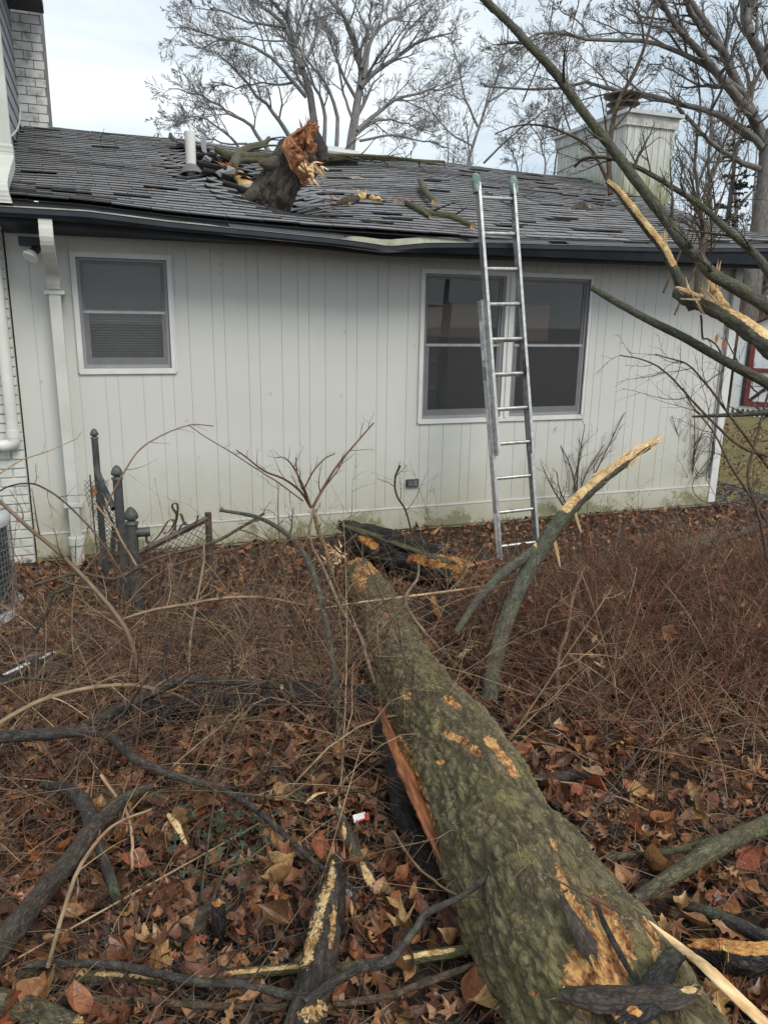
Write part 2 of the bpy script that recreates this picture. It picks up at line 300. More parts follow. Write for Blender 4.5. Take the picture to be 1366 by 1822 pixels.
def leafmat(name,cols,rough=.55):
    m,t,b=newmat(name);r=nn(t,'ShaderNodeNewGeometry').outputs['Random Per Island'];r2=nn(t,'ShaderNodeObjectInfo').outputs['Random']
    s_=math_(t,'FRACT',math_(t,'ADD',r,r2));n=len(cols);c=ramp(t,s_,[(i/(n),cols[i]) for i in range(n)],'LINEAR')
    wv=coords(t,'World');k=ramp(t,noise(t,wv,60,5,.7),[(.3,(.55,.52,.5)),(.6,(1,1,1)),(.75,(1.25,1.2,1.1))]);c=mix(t,1.,c,k,'MULTIPLY')
    lv=nn(t,'ShaderNodeAttribute',attribute_name='lv').outputs['Vector'];sp=nn(t,'ShaderNodeSeparateXYZ');t.links.new(lv,sp.inputs[0]);ax=math_(t,'ABSOLUTE',sp.outputs[0])
    rib=math_(t,'LESS_THAN',ax,.012);vn=math_(t,'LESS_THAN',math_(t,'FRACT',math_(t,'SUBTRACT',math_(t,'MULTIPLY',sp.outputs[1],8.),math_(t,'MULTIPLY',ax,9.))),.1)
    vk=math_(t,'MAXIMUM',rib,math_(t,'MULTIPLY',vn,.45));c=mix(t,math_(t,'MULTIPLY',vk,.6),c,mix(t,1.,c,(1.7,1.6,1.4),'MULTIPLY'))
    c=mix(t,ramp(t,noise(t,wv,22,4,.7),[(.55,(0,0,0)),(.68,(.75,.75,.75))]),c,(.03,.018,.013))
    t.links.new(c,b.inputs['Base Color'])
    r3=math_(t,'FRACT',math_(t,'MULTIPLY',s_,13.7));t.links.new(math_(t,'MULTIPLY_ADD',r3,.4,.3),b.inputs['Roughness'])
    bump(t,b,noise(t,wv,150,3,.6),.4,.002);return m
LC=[tuple(min(.6,q*k_) for q,k_ in zip(c_,(1.25,1.12,1.0))) for c_ in [(.05,.025,.018),(.11,.045,.025),(.17,.07,.035),(.07,.035,.025),(.25,.115,.045),(.13,.05,.03),(.2,.11,.06),(.045,.03,.022),(.3,.15,.06),(.1,.04,.028),(.38,.22,.1),(.06,.03,.022),(.18,.075,.04),(.09,.05,.035),(.27,.1,.05),(.12,.07,.045),(.33,.2,.11),(.03,.018,.012),(.05,.025,.016)]]
MAT['leaf']=leafmat('leaf',LC)
MAT['leaf_near']=leafmat('leaf_near',[(.24,.1,.04),(.36,.19,.08),(.1,.045,.025),(.42,.25,.11),(.05,.028,.02),(.2,.08,.04),(.35,.14,.06),(.12,.055,.03),(.5,.31,.13),(.26,.12,.05),(.09,.045,.03),(.36,.2,.09),(.3,.09,.045)])
MAT['ivy']=leafmat('ivy',[(.02,.035,.015),(.035,.06,.025),(.03,.045,.028),(.06,.09,.03),(.025,.05,.03),(.05,.08,.05)],.4)
MAT['grass']=leafmat('grass',[(.12,.12,.03),(.17,.15,.05),(.1,.11,.03),(.22,.18,.08)])
def groundmat():
    m,t,b=newmat('soil');wv=coords(t,'World');n=noise(t,wv,25,8,.7);c=ramp(t,n,[(.3,(.014,.01,.008)),(.5,(.04,.025,.017)),(.7,(.085,.05,.032))])
    t.links.new(c,b.inputs['Base Color']);b.inputs['Roughness'].default_value=.7;bump(t,b,noise(t,wv,60,6,.7),1.,.02);return m
MAT['soil']=groundmat()
MAT['lawn']=simple('lawn',[(.06,.045,.02),(.15,.135,.045),(.26,.2,.09)],14,.9,.6,.02,'World')
# ---------------------------------------------------------------- ground
def grid(xs,ys,zf,name,mat):
    X,Y=np.meshgrid(xs,ys);Z=zf(X,Y);V=np.stack([X,Y,Z],-1).reshape(-1,3);nx=len(xs);ny=len(ys)
    i=np.arange(ny-1)[:,None]*nx+np.arange(nx-1)[None];Fq=np.stack([i,i+1,i+nx+1,i+nx],-1).reshape(-1,4)
    return MB().add(V,Fq).build(name,mat,smooth=True)
xs=np.concatenate([[-150,-60,-20,-8,-4],np.arange(-3,9,.06),[9.5,11,14,20,40,80,150]])
ys=np.concatenate([[-150,-60,-20,-11],np.arange(-9,.5,.06),[1,3,6,10,20,40,80,200]])
def zg(X,Y):
    r=.012*np.sin(X*23+3*np.sin(Y*9))*np.sin(Y*19+2*np.sin(X*13));return gh(X,Y)+r*(np.abs(X)<9)*(Y>-9)*(Y<.2)
ground=tag(grid(xs,ys,zg,'ground',MAT['soil']),'brown soil covered with wet fallen leaves',kind='structure')
lawn=tag(grid(np.concatenate([np.linspace(6.9,14,40),[18,30,60,120]]),np.concatenate([np.linspace(-1.6,10,50),[14,25,60,120]]),
   lambda X,Y:gh(X,Y)+.012+.03*np.clip((Y+1.2)*2,-1,0),'lawn',MAT['lawn']),'yellow green winter lawn beyond the house corner',kind='structure')
# ---------------------------------------------------------------- house addition
GR=[4,8,6,4,6,8,4,8]
house=empty('house',(3,0,0),'single-storey white board-sided house wing with damaged dark shingle roof','house')
HP=Matrix.Translation((-3,0,0))
def hb(mb,name,mat,parent=None,smooth=False):
    p=parent or house;o=mb.build(name,mat,p,smooth)
    o.matrix_parent_inverse=p.matrix_world.inverted() if p is not house else HP
    return o
WL=(-.165,.545,1.655,2.545);WR=(2.9,4.74,1.14,2.52)
holes=[WL,WR]
x=1.2136-1.2192*2;i=0;xx=[]
while x<6.62: xx.append(x);x+=GR[i%8]*.0254;i+=1
xx=[a for a in xx if a>-.62];xx=[-.67]+xx+[6.56]
def wtop(x): return 2.70-.0*x
wall=MB().box(-.67,6.68,.022,.03,0,2.75);
# wall sheet with openings
def sheet(mb,x0,x1,z0,z1,y0,y1,hs):
    X=sorted(set([x0,x1]+[min(max(v,x0),x1) for h in hs for v in h[:2]]))
    for a,b in zip(X[:-1],X[1:]):
        if b-a<1e-5: continue
        m=(a+b)/2;segs=[(z0,z1)]
        for h in hs:
            if h[0]<m<h[1]:
                ns=[]
                for s0,s1 in segs:
                    if h[3]<=s0 or h[2]>=s1: ns.append((s0,s1));continue
                    if h[2]>s0: ns.append((s0,h[2]))
                    if h[3]<s1: ns.append((h[3],s1))
                segs=ns
        for s0,s1 in segs: mb.box(a,b,y0,y1,s0,s1)
    return mb
wo=hb(sheet(MB(),-.67,6.68,.0,2.75,.006,.12,holes),'wall',MAT['siding'])
for a,b in zip(xx[:-1],xx[1:]):
    g=.002
    full=sheet(MB(),a+g,b-g,.265,2.7,0.,.013,holes);segs=[(.265,2.7)]
    for h in holes:
        if h[0]<=a+g and b-g<=h[1]: segs=[(.265,h[2]),(h[3],2.7)]
    if len(segs)==2:
        for s0,s1 in segs: hb(MB().box(a+g,b-g,0.,.013,s0,s1),'siding_board',MAT['siding'],wo)
    else: hb(full,'siding_board',MAT['siding'],wo)
hb(MB().box(6.6,6.7,-.022,.05,.05,2.7).box(6.7,6.72,-.0,.2,.05,2.7),'corner_board',MAT['trim_white'])
hb(MB().tubes([(6.565,-.03,.35),(6.56,-.03,1.5),(6.565,-.03,2.68)],[.014]*3,8),'conduit',MAT['steel'],smooth=True)
hb(MB().box(-.665,6.6,-.012,.02,.245,.262),'sill_strip',MAT['trim_white'])
hb(MB().box(-.665,6.62,-.006,.1,.03,.243),'skirt_board',MAT['siding'])
hb(MB().box(-.66,6.6,.02,.2,-.2,.03),'foundation',MAT['foundation'])
hb(MB().box(6.6,6.68,.13,8.9,0,3.0).box(-.6,6.6,8.7,8.8,0,2.8),'side_wall',MAT['siding'])
# gable triangle and back slope
hb(MB().add([(6.68,.1,2.7),(6.68,8.8,2.7),(6.68,4.1,4.22)],[(0,1,2)]),'gable_wall',MAT['siding'])
room=hb(MB().box(-.6,6.5,2.2,2.3,0,2.6).box(-.6,6.5,.13,3,2.58,2.62).box(-.6,6.5,.13,3,.3,.32).box(1.6,1.65,.13,3,.32,2.58),'interior_wall',MAT['room'])
hb(MB().box(2.94,3.60,.13,.14,1.93,2.25),'tan_panel',MAT['tan']);hb(MB().box(4.0,4.36,.13,.14,1.9,2.26),'tan_panel',MAT['tan'])  # plain tan panels set close behind the glass
def window(x0,x1,z0,z1,label,mull=None,screen=False):
    # outer casing around opening
    fr=MB();c=.034;y0=-.02
    for a in ((x0-c,x1+c,z1,z1+c),(x0-c,x1+c,z0-c-.012,z0)): fr.box(a[0],a[1],y0,.01,a[2],a[3])
    fr.box(x0-c,x0,y0,.01,z0+.0005,z1-.0005).box(x1,x1+c,y0,.01,z0+.0005,z1-.0005)
    e=.012;fr.box(x0-c-.008,x0-c,y0-.008,.01,z0-c,z1+c+.008).box(x1+c,x1+c+.008,y0-.008,.01,z0-c,z1+c+.008).box(x0-c,x1+c,y0-.008,.01,z1+c,z1+c+.008)
    w_=hb(fr,'window_frame',MAT['trim_white']);w_['label']=label
    panes=[(x0,x1)] if mull is None else [(x0,mull-.05),(mull+.05,x1)]
    if mull: hb(MB().box(mull-.05,mull+.05,-.016,.06,z0,z1).box(mull-.012,mull+.012,-.03,-.016,z0,z1),'mullion',MAT['trim_white'],w_)
    zm=z0+.52*(z1-z0)
    for a,b in panes:
        hb(sheet(MB(),a,b,z0,z1,.012,.05,[(a+.025,b-.025,z0+.03,z1-.02)]),'jamb',MAT['sash'],w_)
        hb(sheet(MB(),a+.025,b-.025,zm-.02,z1-.02,.03,.05,[(a+.05,b-.05,zm+.012,z1-.045)]),'upper_sash',MAT['sash'],w_)
        hb(sheet(MB(),a+.025,b-.025,z0+.03,zm+.015,.015,.029,[(a+.07,b-.06,z0+.09,zm-.012)]),'lower_sash',MAT['sash'],w_)
        hb(MB().box(a+.03,b-.03,.008,.014,zm-.012,zm+.008),'meeting_rail',MAT['lip'],w_)
        hb(MB().box(a+.05,b-.05,.038,.042,zm+.012,z1-.045),'glass_pane',MAT['glass'],w_)
        hb(MB().box(a+.07,b-.06,.02,.024,z0+.09,zm-.012),'glass_pane',MAT['glass'],w_)
    for a,b in panes: hb(MB().add([(a+.026,.009,z0+.031),(b-.026,.009,z0+.031),(b-.026,.009,z1-.021),(a+.026,.009,z1-.021)],[(0,1,2,3)]),'insect_screen',MAT['screen'],w_)
    return w_
w1=window(*WL,'small single window with closed blinds')
bl=MB();z=WL[2]+.06
while z<WL[3]-.03: bl.obox(((WL[0]+WL[1])/2,.09,z),(1,0,0),(0,.8,.6),(0,-.6,.8),.34,.014,.0012);z+=.022
hb(bl,'blinds',MAT['blind'],w1)
MAT['upper_blind']=simple('upper_blind',[(.2,.2,.19),(.27,.27,.25)],6,.8,0);hb(MB().box(WL[0]+.02,WL[1]-.02,.07,.073,(WL[2]+WL[3])/2+.05,WL[3]-.02),'upper_blind_sheet',MAT['upper_blind'],w1)  # plain darker sheet standing in for the upper half of the blinds
w2=window(*WR,'wide double window behind the ladder',3.82)
# fascia / soffit / gutter
ex=[-.62,-.04,.53,1.22,1.87,2.2,2.34,2.67,3.21,4.01,5.28,6.44,7.35];ez=[2.83,2.83,2.79,2.76,2.73,2.705,2.695,2.735,2.76,2.78,2.81,2.86,2.87]
bz=np.interp(ex,[-.64,.54,1.24,2.35,3.27,4.72,6.23,7.4],[2.74,2.70,2.68,2.62,2.63,2.64,2.66,2.67])
sx_=[-.59,-.04,.55,1.2,1.91,2.41,3.5,5.38,7.3];sz_=[2.91,2.90,2.87,2.845,2.82,2.81,2.80,2.825,2.85]
def ext(profile,name,mat,xs_,xstart=-.66,xend=7.3,par=None):
    XS=np.linspace(xstart,xend,90);V=[];n=len(profile(0));
    for q in XS: V+=[(q,a,b) for a,b in profile(q)]
    Fq=[(i*n+j,i*n+j+1,(i+1)*n+j+1,(i+1)*n+j) for i in range(89) for j in range(n-1)]
    return hb(MB().add(V,Fq),name,mat,par)
lz=lambda q:float(np.interp(q,ex,ez));gb=lambda q:float(np.interp(q,ex,bz))
def crimp(q): return .03*math.exp(-((q-2.34)/.12)**2)
gut=ext(lambda q:[(-.585+crimp(q),lz(q)),(-.59+crimp(q),lz(q)-.04),(-.575,lz(q)-.055),(-.55,gb(q)+.035),(-.47,gb(q)+.032)],'gutter',MAT['gutter_black'],None)
ext(lambda q:[(-.578+crimp(q),lz(q)+.001),(-.574+crimp(q),lz(q)-.035),(-.55,lz(q)-.05),(-.46,lz(q)-.05),(-.455,lz(q)+.01+.048*(1/(1+math.exp(-(q-1.98)/.03)))*(1/(1+math.exp((q-3.1)/.1)))+.014*(1/(1+math.exp((q-.95)/.03))))],'gutter_lining',MAT['gutter_in'],None,par=gut)
ext(lambda q:[(-.592+crimp(q),lz(q)-.001),(-.592+crimp(q),lz(q)+.002),(-.575+crimp(q),lz(q)+.003),(-.575+crimp(q),lz(q)-.001)],'gutter_lip',MAT['lip'],None,par=gut)
for a,b in ((1.0,1.96),(3.1,3.9),(4.1,5.0),(5.02,7.2)):
    mb=MB();XS=np.arange(a,b,.012)
    for q in XS: mb.add([(q,-.575,lz(q)+.006),(q+.006,-.575,lz(q)+.006),(q+.006,-.46,lz(q)+.045),(q,-.46,lz(q)+.045)],[(0,1,2,3)])
    mb.add([(a,-.53,lz(a)+.017),(b,-.53,lz(b)+.017),(b,-.49,lz(b)+.03),(a,-.49,lz(a)+.03)],[(0,1,2,3)])
    hb(mb,'gutter_guard',MAT['guard'],gut)
ext(lambda q:[(-.452,lz(q)+.06),(-.452,gb(q)),(-.43,gb(q))],'fascia',MAT['gutter_black'],None)
ext(lambda q:[(-.46,gb(q)+.004),(.0,2.705)],'soffit',MAT['gutter_black'],None)
# roof surface
SL=.333
def inhole(x,y): 
    c=1.42+.05*(y-1);return ((x-c)/.30)**2+((y-2.0)/1.05)**2<1
def zr(x,y):
    x=np.asarray(x,float);y=np.asarray(y,float)
    e=np.interp(x,sx_,sz_)-2.785;d=np.exp(-np.clip(y+.45,0,9)/1.2)
    z=2.785+(y+.45)*SL+e*d
    z=z-.10*np.exp(-(((x-1.75)/.35)**2+((y-.8)/.6)**2))+.10*np.exp(-(((x-1.15+.0*y)/.16)**2+((y-2.1)/1.2)**2))-.16*np.exp(-(((x-1.75)/.3)**2+((y-2.2)/1.1)**2))
    z=z-.05*np.exp(-((x-2.3)/.9)**2)*np.clip(y/2,0,1)+.04*np.exp(-(((x-2.5)/.25)**2+((y-.9)/.12)**2))
    return z+.012*np.sin(x*2.1+y)*np.sin(y*1.7)-.04*np.clip((x-5)/2,0,1)*np.clip(y/3,0,1)
X0,X1,Y0,Y1=-.74,7.27,-.47,4.12
nx,ny=120,70;gx=np.linspace(X0,X1,nx);gy=np.linspace(Y0,Y1,ny);V=[];
for b in gy:
    for a in gx: V.append((a,b,float(zr(a,b))-.014))
Fq=[(j*nx+i,j*nx+i+1,(j+1)*nx+i+1,(j+1)*nx+i) for j in range(ny-1) for i in range(nx-1) if not inhole((gx[i]+gx[i+1])/2,(gy[j]+gy[j+1])/2)]
roof=hb(MB().add(V,Fq),'roof',MAT['deck'])
hb(MB().add([(X0,4.12,4.27),(X1,4.12,4.24),(X1,9,2.6),(X0,9,2.6)],[(0,1,2,3)]),'rear_roof_slope',MAT['shingle'],roof)
hb(MB().add([(7.27,-.5,2.7),(7.27,4.12,4.12),(7.27,4.12,4.22),(7.27,-.5,2.83)],[(0,1,2,3)]),'rake_board',MAT['trim_dirty'],roof)
hb(MB().add([(6.68,-.45,2.69),(7.27,-.45,2.69),(7.27,4.12,4.1),(6.68,4.12,4.1)],[(0,1,2,3)]),'rake_soffit',MAT['gutter_black'],roof)
dy=.121;TW=.29;ncr=int((Y1-Y0)/dy)+1;places=[]
def sh_geo(wd,ln=.19,th=.0115):
    a=wd/2-.0025;V=[(-a,0,0),(a,0,0),(a,ln,0),(-a,ln,0),(-a,0,th),(a,0,th),(a,ln,th),(-a,ln,th)]
    return np.array(V),np.array([(3,2,1,0),(4,5,6,7),(0,1,5,4),(1,2,6,5),(2,3,7,6),(3,0,4,7)])
for r in range(ncr):
    y=Y0+r*dy;off=(r%2)*TW/2+((r*37)%5)*.012;xq=X0-TW+off
    while xq<X1:
        a=max(xq,X0);b=min(xq+TW,X1);xq+=TW
        if b-a<.05: continue
        places.append((r,(a+b)/2,y,b-a))
pl1=[];pl2=MB();n_sh=0;SHM={}
base=MB();v_,f_=sh_geo(TW);shm=MB().add(v_,f_[:2]).add(v_,f_[2:],1).mesh('shingle',[MAT['shingle'],MAT['butt']])
for (r,cx,y,wd) in places:
    if inhole(cx,y+.07): continue
    z=float(zr(cx,y));z2=float(zr(cx,y+.15));zx=(float(zr(cx+.1,y+.05))-float(zr(cx-.1,y+.05)))/.2
    near=inhole(cx+.12,y) or inhole(cx-.12,y) or inhole(cx,y+.2) or inhole(cx,y-.2)
    lift=abs(random.gauss(0,.003))+(random.random()<.06)*.014
    if near: lift+=random.uniform(.0,.07)
    u=norm(np.array([0,.15,z2-z-.010-lift]));rx=norm(np.array([1,random.gauss(0,.004),zx+random.gauss(0,.005)+(near)*random.gauss(0,.15)]));rx=norm(rx-u*(rx@u));nz_=np.cross(rx,u)
    pos=np.array([cx,y+random.gauss(0,.002),z+.016+lift])
    if n_sh<300 and wd>.25:
        o=bpy.data.objects.new('shingle',shm);COL.objects.link(o);o.parent=roof
        o.matrix_parent_inverse=Matrix.Identity(4)
        MM=Matrix([[rx[k]*wd/TW,u[k],nz_[k],pos[k]] for k in range(3)]+[[0,0,0,1]])
        o.matrix_parent_inverse=HP@Matrix.Identity(4) if False else Matrix.Identity(4);o.matrix_basis=MM;pl1.append(o);n_sh+=1
    else:
        vv,ff=sh_geo(wd);X_=pos+vv@np.array([rx,u,nz_]);pl2.add(X_,ff[:2]);pl2.f.append(ff[2:]+pl2.n-8);pl2.mi.append(np.ones(4,int))
us=hb(pl2,'shingle_field',[MAT['shingle'],MAT['butt']],roof);us['kind']='stuff'
# torn boards and shingle strips round the hole
for (px,py,yy,an,ln,wd,mt,nm) in [(1.22,2.1,.06,1.35,.9,.07,'shingle','loose_shingle_strip'),(1.30,1.5,.09,1.2,.7,.06,'shingle','loose_shingle_strip'),(1.38,1.1,.05,1.0,.6,.05,'shingle','loose_shingle_strip'),(1.25,2.7,.12,1.45,.8,.06,'shingle','loose_shingle_strip'),
      (1.5,1.55,-.02,1.3,.42,.1,'deckwood','broken_deck_board'),(1.62,1.9,.03,.4,.4,.06,'deckwood','broken_deck_board'),(2.05,.75,.05,.1,.36,.04,'shingle','loose_shingle_strip'),(2.15,.9,.07,-.3,.5,.04,'shingle','loose_shingle_strip'),(1.35,1.9,-.06,1.8,.5,.09,'deckwood','broken_deck_board'),(2.5,.98,.07,-.15,.55,.07,'shingle','loose_shingle_strip')]:
    c=(px,py,float(zr(px,py))+yy);ax=(math.cos(an),math.sin(an),math.sin(an)*SL+random.uniform(-.1,.15));ay=(-math.sin(an),math.cos(an),SL*.8+.3)
    hb(MB().obox(c,ax,ay,np.cross(norm(np.array(ax)),norm(np.array(ay))),ln/2,wd/2,.007,jit=.008),nm,MAT[mt],roof)
# vent pipe with boot, hatch box on roof
hb(MB().tubes([(.955,1.5,3.4),(.955,1.5,3.87)],[.052]*2,16,cap=1),'vent_pipe',MAT['pvc'],smooth=False)
zz=float(zr(.955,1.45));hb(MB().tubes([(.955,1.47,zz-.0),(.955,1.485,zz+.04),(.955,1.495,zz+.09),(.955,1.5,zz+.12)],[.13,.12,.085,.056],16).box(.8,1.13,1.32,1.34,zz-.03,zz-.02),'vent_boot',MAT['guard'],smooth=True)
zz=4.05;hb(MB().obox((2.95,3.45,zz+.04),(1,0,-.03),(0,1,.33),(0,-.33,1),.3,.28,.12),'roof_hatch',MAT['gutter_black']);hb(MB().obox((2.93,3.47,zz+.185),(1,0,-.04),(0,1,.3),(0,-.3,1),.34,.32,.02).tubes([(2.6,3.15,zz+.1),(3.25,3.15,zz+.08)],[.05,.05],12,cap=1),'hatch_cover',MAT['hatch'])
# chimney chase (board sided)
ch=empty('chimney_chase',(7.7,4,3.5),'pale green-stained wooden chimney chase at the roof end','chimney')
def cb(mb,n,m,sm=False,par=None):
    o=mb.build(n,m,par or ch,sm)
    if par is None: o.matrix_parent_inverse=Matrix.Translation((-7.7,-4,-3.5))
    return o
CX0,CX1,CY0,CY1=7.29,8.14,3.12,4.95
wc=cb(MB().box(CX0+.02,CX1-.02,CY0+.02,CY1-.02,.0,4.95),'chase_core',MAT['chase_siding'])
y=CY0+.02
while y<CY1-.03:
    e=min(y+.112,CY1);cb(MB().box(CX0,CX0+.018,y+.004,e-.004,3.2,4.9),'siding_board',MAT['chase_siding']);y=e
x=CX0+.02
while x<CX1-.03:
    e=min(x+.112,CX1);cb(MB().box(x+.004,e-.004,CY0,CY0+.018,3.2,4.9),'siding_board',MAT['chase_siding']);x=e
cb(MB().box(CX0-.03,CX1+.03,CY0-.03,CY0-.002,4.85,5.0).box(CX0-.03,CX0-.002,CY0-.0,CY1+.03,4.85,5.0),'fascia_board',MAT['trim_dirty'])
cb(MB().box(CX0-.08,CX1+.08,CY0-.08,CY1+.08,5.0,5.05),'cap',MAT['hatch'])
cx,cy=7.75,3.9
cb(MB().tubes([(cx,cy,5.05),(cx,cy,5.25)],[.17]*2,20,cap=1),'flue',MAT['steel'],True)
fl=MB()
for zq,r0,r1 in ((5.22,.24,.2),(5.33,.25,.17),(5.44,.3,.22)):
    fl.tubes([(cx,cy,zq),(cx,cy,zq+.015),(cx,cy,zq+.05)],[r0,r0,r1],20,cap=1)
fl.tubes([(cx,cy,5.25),(cx,cy,5.47)],[.1]*2,12)
cb(fl,'flue_cap',MAT['iron_rust'],False)
# outlet, cable, floodlight, downspouts
ot=hb(MB().box(2.755,2.885,-.03,.0,.465,.54),'outlet_box',MAT['iron']);hb(MB().box(2.765,2.815,-.036,-.03,.475,.53).box(2.825,2.875,-.036,-.03,.475,.53),'outlet_cover',MAT['steel'],ot)
q=np.linspace(0,12.5,70);P=np.stack([6.42+.16*np.cos(q)*(1-.02*q),-.05+.0*q,.62+.27*np.sin(q)*(1-.02*q)],-1)
P=np.concatenate([P,resamp([P[-1],(6.3,-.06,.3),(6.45,-.05,.1),(6.6,-.1,.05)],12)])
tag(MB().tubes(P,np.full(len(P),.0045),6).build('cable_coil',MAT['black_plastic'],smooth=True),'black cable looped in a coil on the wall near the far corner','cable')
fl_=hb(MB().box(-.55,-.38,-.28,-.1,2.6,2.66),'floodlight_mount',MAT['gutter_black'])
hb(MB().tubes([(-.40,-.2,2.62),(-.46,-.26,2.54)],[.03,.035],12,cap=1),'lamp_socket',MAT['black_plastic'],fl_)
hb(MB().tubes([(-.46,-.26,2.54),(-.475,-.275,2.515),(-.48,-.28,2.505)],[.045,.062,.058],18,cap=1),'lamp_head',MAT['pvc'],fl_)
def rect_tube(mb,P,wx,wy,rib=0,k=16):
    P=np.asarray(P,float);T=norm(np.gradient(P,axis=0));V=[];N=len(P)
    prof=[(-1,-1),(-.5,-1.),(0,-1),(.5,-1.),(1,-1),(1,1),(-1,1)]
    for i in range(N):
        ax=np.array([1,0,0]);ay=norm(np.cross(T[i],ax))
        s=1+(rib*(i%2));V+=[P[i]+ax*a*wx*s+ay*b*wy*s*(1 if abs(a)!=.5 else .86) for a,b in prof]
    n=len(prof);Fq=[(i*n+j,i*n+(j+1)%n,(i+1)*n+(j+1)%n,(i+1)*n+j) for i in range(N-1) for j in range(n)]
    return mb.add(V,Fq)
D0=-.335;ds=empty('downspout',(D0,-.1,.2),'white corrugated downspout running down beside the small window','downspout')
DI=Matrix.Translation((-D0,.1,-.2))
def db(mb,n,m,sm=False):
    o=mb.build(n,m,ds,sm);o.matrix_parent_inverse=DI;return o
db(rect_tube(MB(),resamp([(D0,-.52,2.76),(D0,-.53,2.62),(D0,-.40,2.5),(D0,-.2,2.42),(D0,-.14,2.3)],26),.046,.038,.04),'elbow',MAT['downspout'])
db(rect_tube(MB(),[(D0,-.14,2.34),(D0,-.12,2.25),(D0,-.12,.22)],.043,.036),'pipe',MAT['downspout'])
for z in (2.26,.52): db(MB().box(D0-.075,D0+.075,-.165,-.155,z-.015,z+.015).box(D0-.075,D0-.045,-.155,-.005,z-.012,z+.012).box(D0+.045,D0+.075,-.155,-.005,z-.012,z+.012),'strap',MAT['downspout'])
db(MB().tubes([(D0,-.12,.17),(D0,-.12,.235)],[.066,.066],20,cap=1).tubes([(D0,-.12,-.05),(D0,-.12,.17)],[.054,.054],18),'drain_adapter',MAT['pvc'])
# ---------------------------------------------------------------- main two-storey house at left
mh=empty('brick_house',(-1.5,0,0),'white painted brick two-storey house at the left edge','house')
MI=Matrix.Translation((1.5,0,0))
def mbuild(mb,n,m,sm=False,par=None):
    o=mb.build(n,m,par or mh,sm)
    if par is None:o.matrix_parent_inverse=MI
    return o
bw=mbuild(MB().box(-4,-.682,-.012,.2,-.1,2.95),'wall',MAT['mortar'])
z=.0;r=0;bm_=MB().box(-.1,.1,-.006,.006,-.031,.031).mesh('brick',MAT['paint_brick'])
bev=.004
def brickmesh(l,h,d):
    V=[];
    for yy,s in ((-d,1),(0,0)):
        for a,b in ((-1,-1),(1,-1),(1,1),(-1,1)): V.append((a*(l/2-bev*s),yy,b*(h/2-bev*s)))
    return MB().add(V,[(0,1,2,3),(0,4,5,1),(1,5,6,2),(2,6,7,3),(3,7,4,0)]).mesh('brick',MAT['paint_brick'])
bfull=brickmesh(.2,.066,.014);bhalf=brickmesh(.095,.066,.014)
while z<2.75:
    xe=-.682;first=(r%2==0)
    while xe>-1.45:
        l=.2 if (not first) else .095;o=bpy.data.objects.new('brick',bhalf if first else bfull);COL.objects.link(o);o.parent=bw
        o.location=(xe-l/2-.003,-.0125+random.gauss(0,.0015),z+.037);o.rotation_euler=(random.gauss(0,.012),random.gauss(0,.008),random.gauss(0,.01));xe-=l+.01;first=False
    z+=.076;r+=1
mbuild(MB().box(-4,-.76,-.02,5,2.95,6.2),'upper_wall',MAT['trim_dirty'])
z=3.0
while z<6.1:
    V=[(-.742,-.02,z),(-.742,5,z),(-.757,5,z+.19),(-.757,-.02,z+.19),(-.757,-.02,z),(-.757,5,z)]
    mbuild(MB().add(V,[(0,1,2,3),(0,4,5,1)]),'lap_board',MAT['sash']);z+=.18
mbuild(MB().box(-.98,-.735,-.06,-.02,2.95,6.2).box(-.765,-.735,-.02,.12,2.95,6.2),'corner_board',MAT['trim_white'])
mbuild(MB().box(-.98,-.74,-.5,.0,2.90,2.95),'ledge',MAT['gutter_black'])
mbuild(MB().box(-4,-.38,-.5,3.9,5.5,5.6),'eave_soffit',MAT['gutter_black'])
mbuild(MB().tubes(resamp([(-.74,.0,3.15),(-.74,1.5,3.62),(-.74,3.9,4.4),(-.74,3.98,5.6)],30),np.full(30,.012),6),'cable',MAT['pvc'],True)
UX=-.565;mbuild(rect_tube(MB(),[(UX-.02,-.12,6.0),(UX-.02,-.12,3.3)],.042,.034),'upper_downspout',MAT['downspout'])
mbuild(rect_tube(MB(),resamp([(UX-.02,-.12,3.32),(UX-.02,-.14,3.2),(UX-.03,-.38,3.08),(UX-.05,-.47,2.97),(UX-.03,-.48,2.86)],34),.05,.042,.05),'downspout_elbow',MAT['downspout'])
pv=mbuild(MB().tubes(resamp([(-.745,-.1,2.74),(-.745,-.1,1.12)],8),np.full(8,.045),18),'vent_pipe',MAT['pvc'],True)
mbuild(MB().tubes([(-.745,-.1,1.17),(-.745,-.1,1.11)],[.053,.053],18,cap=1).tubes(resamp([(-.745,-.1,1.12),(-.75,-.1,1.07),(-.80,-.1,1.045),(-.85,-.1,1.045)],10),np.full(10,.05),18,cap=1),'pipe_elbow',MAT['pvc'],True)
mbuild(MB().tubes([(-.85,-.1,1.045),(-.88,-.1,1.045)],[.055,.055],18,cap=1),'pipe_coupling',MAT['black_plastic'],True)
# old brick chimney by the ridge
ok=mbuild(MB().box(-.755,-.43,3.985,5,3.9,6.4),'chimney',MAT['mortar_dark'])
z=4.15;r=0;obf=MB().box(-.1,.1,-.014,0,-.043,.043).mesh('brick',MAT['old_brick'])
while z<6.3:
    for k in range(3):
        x0=-.75+k*.208-(r%2)*.1;a=max(x0,-.75);b=min(x0+.2,-.43)
        if b-a<.04: continue
        o=bpy.data.objects.new('brick',obf);COL.objects.link(o);o.parent=ok;o.scale=((b-a)/.2,1,1);o.location=((a+b)/2,3.985-random.uniform(0,.004),z+.045)
    z+=.096;r+=1
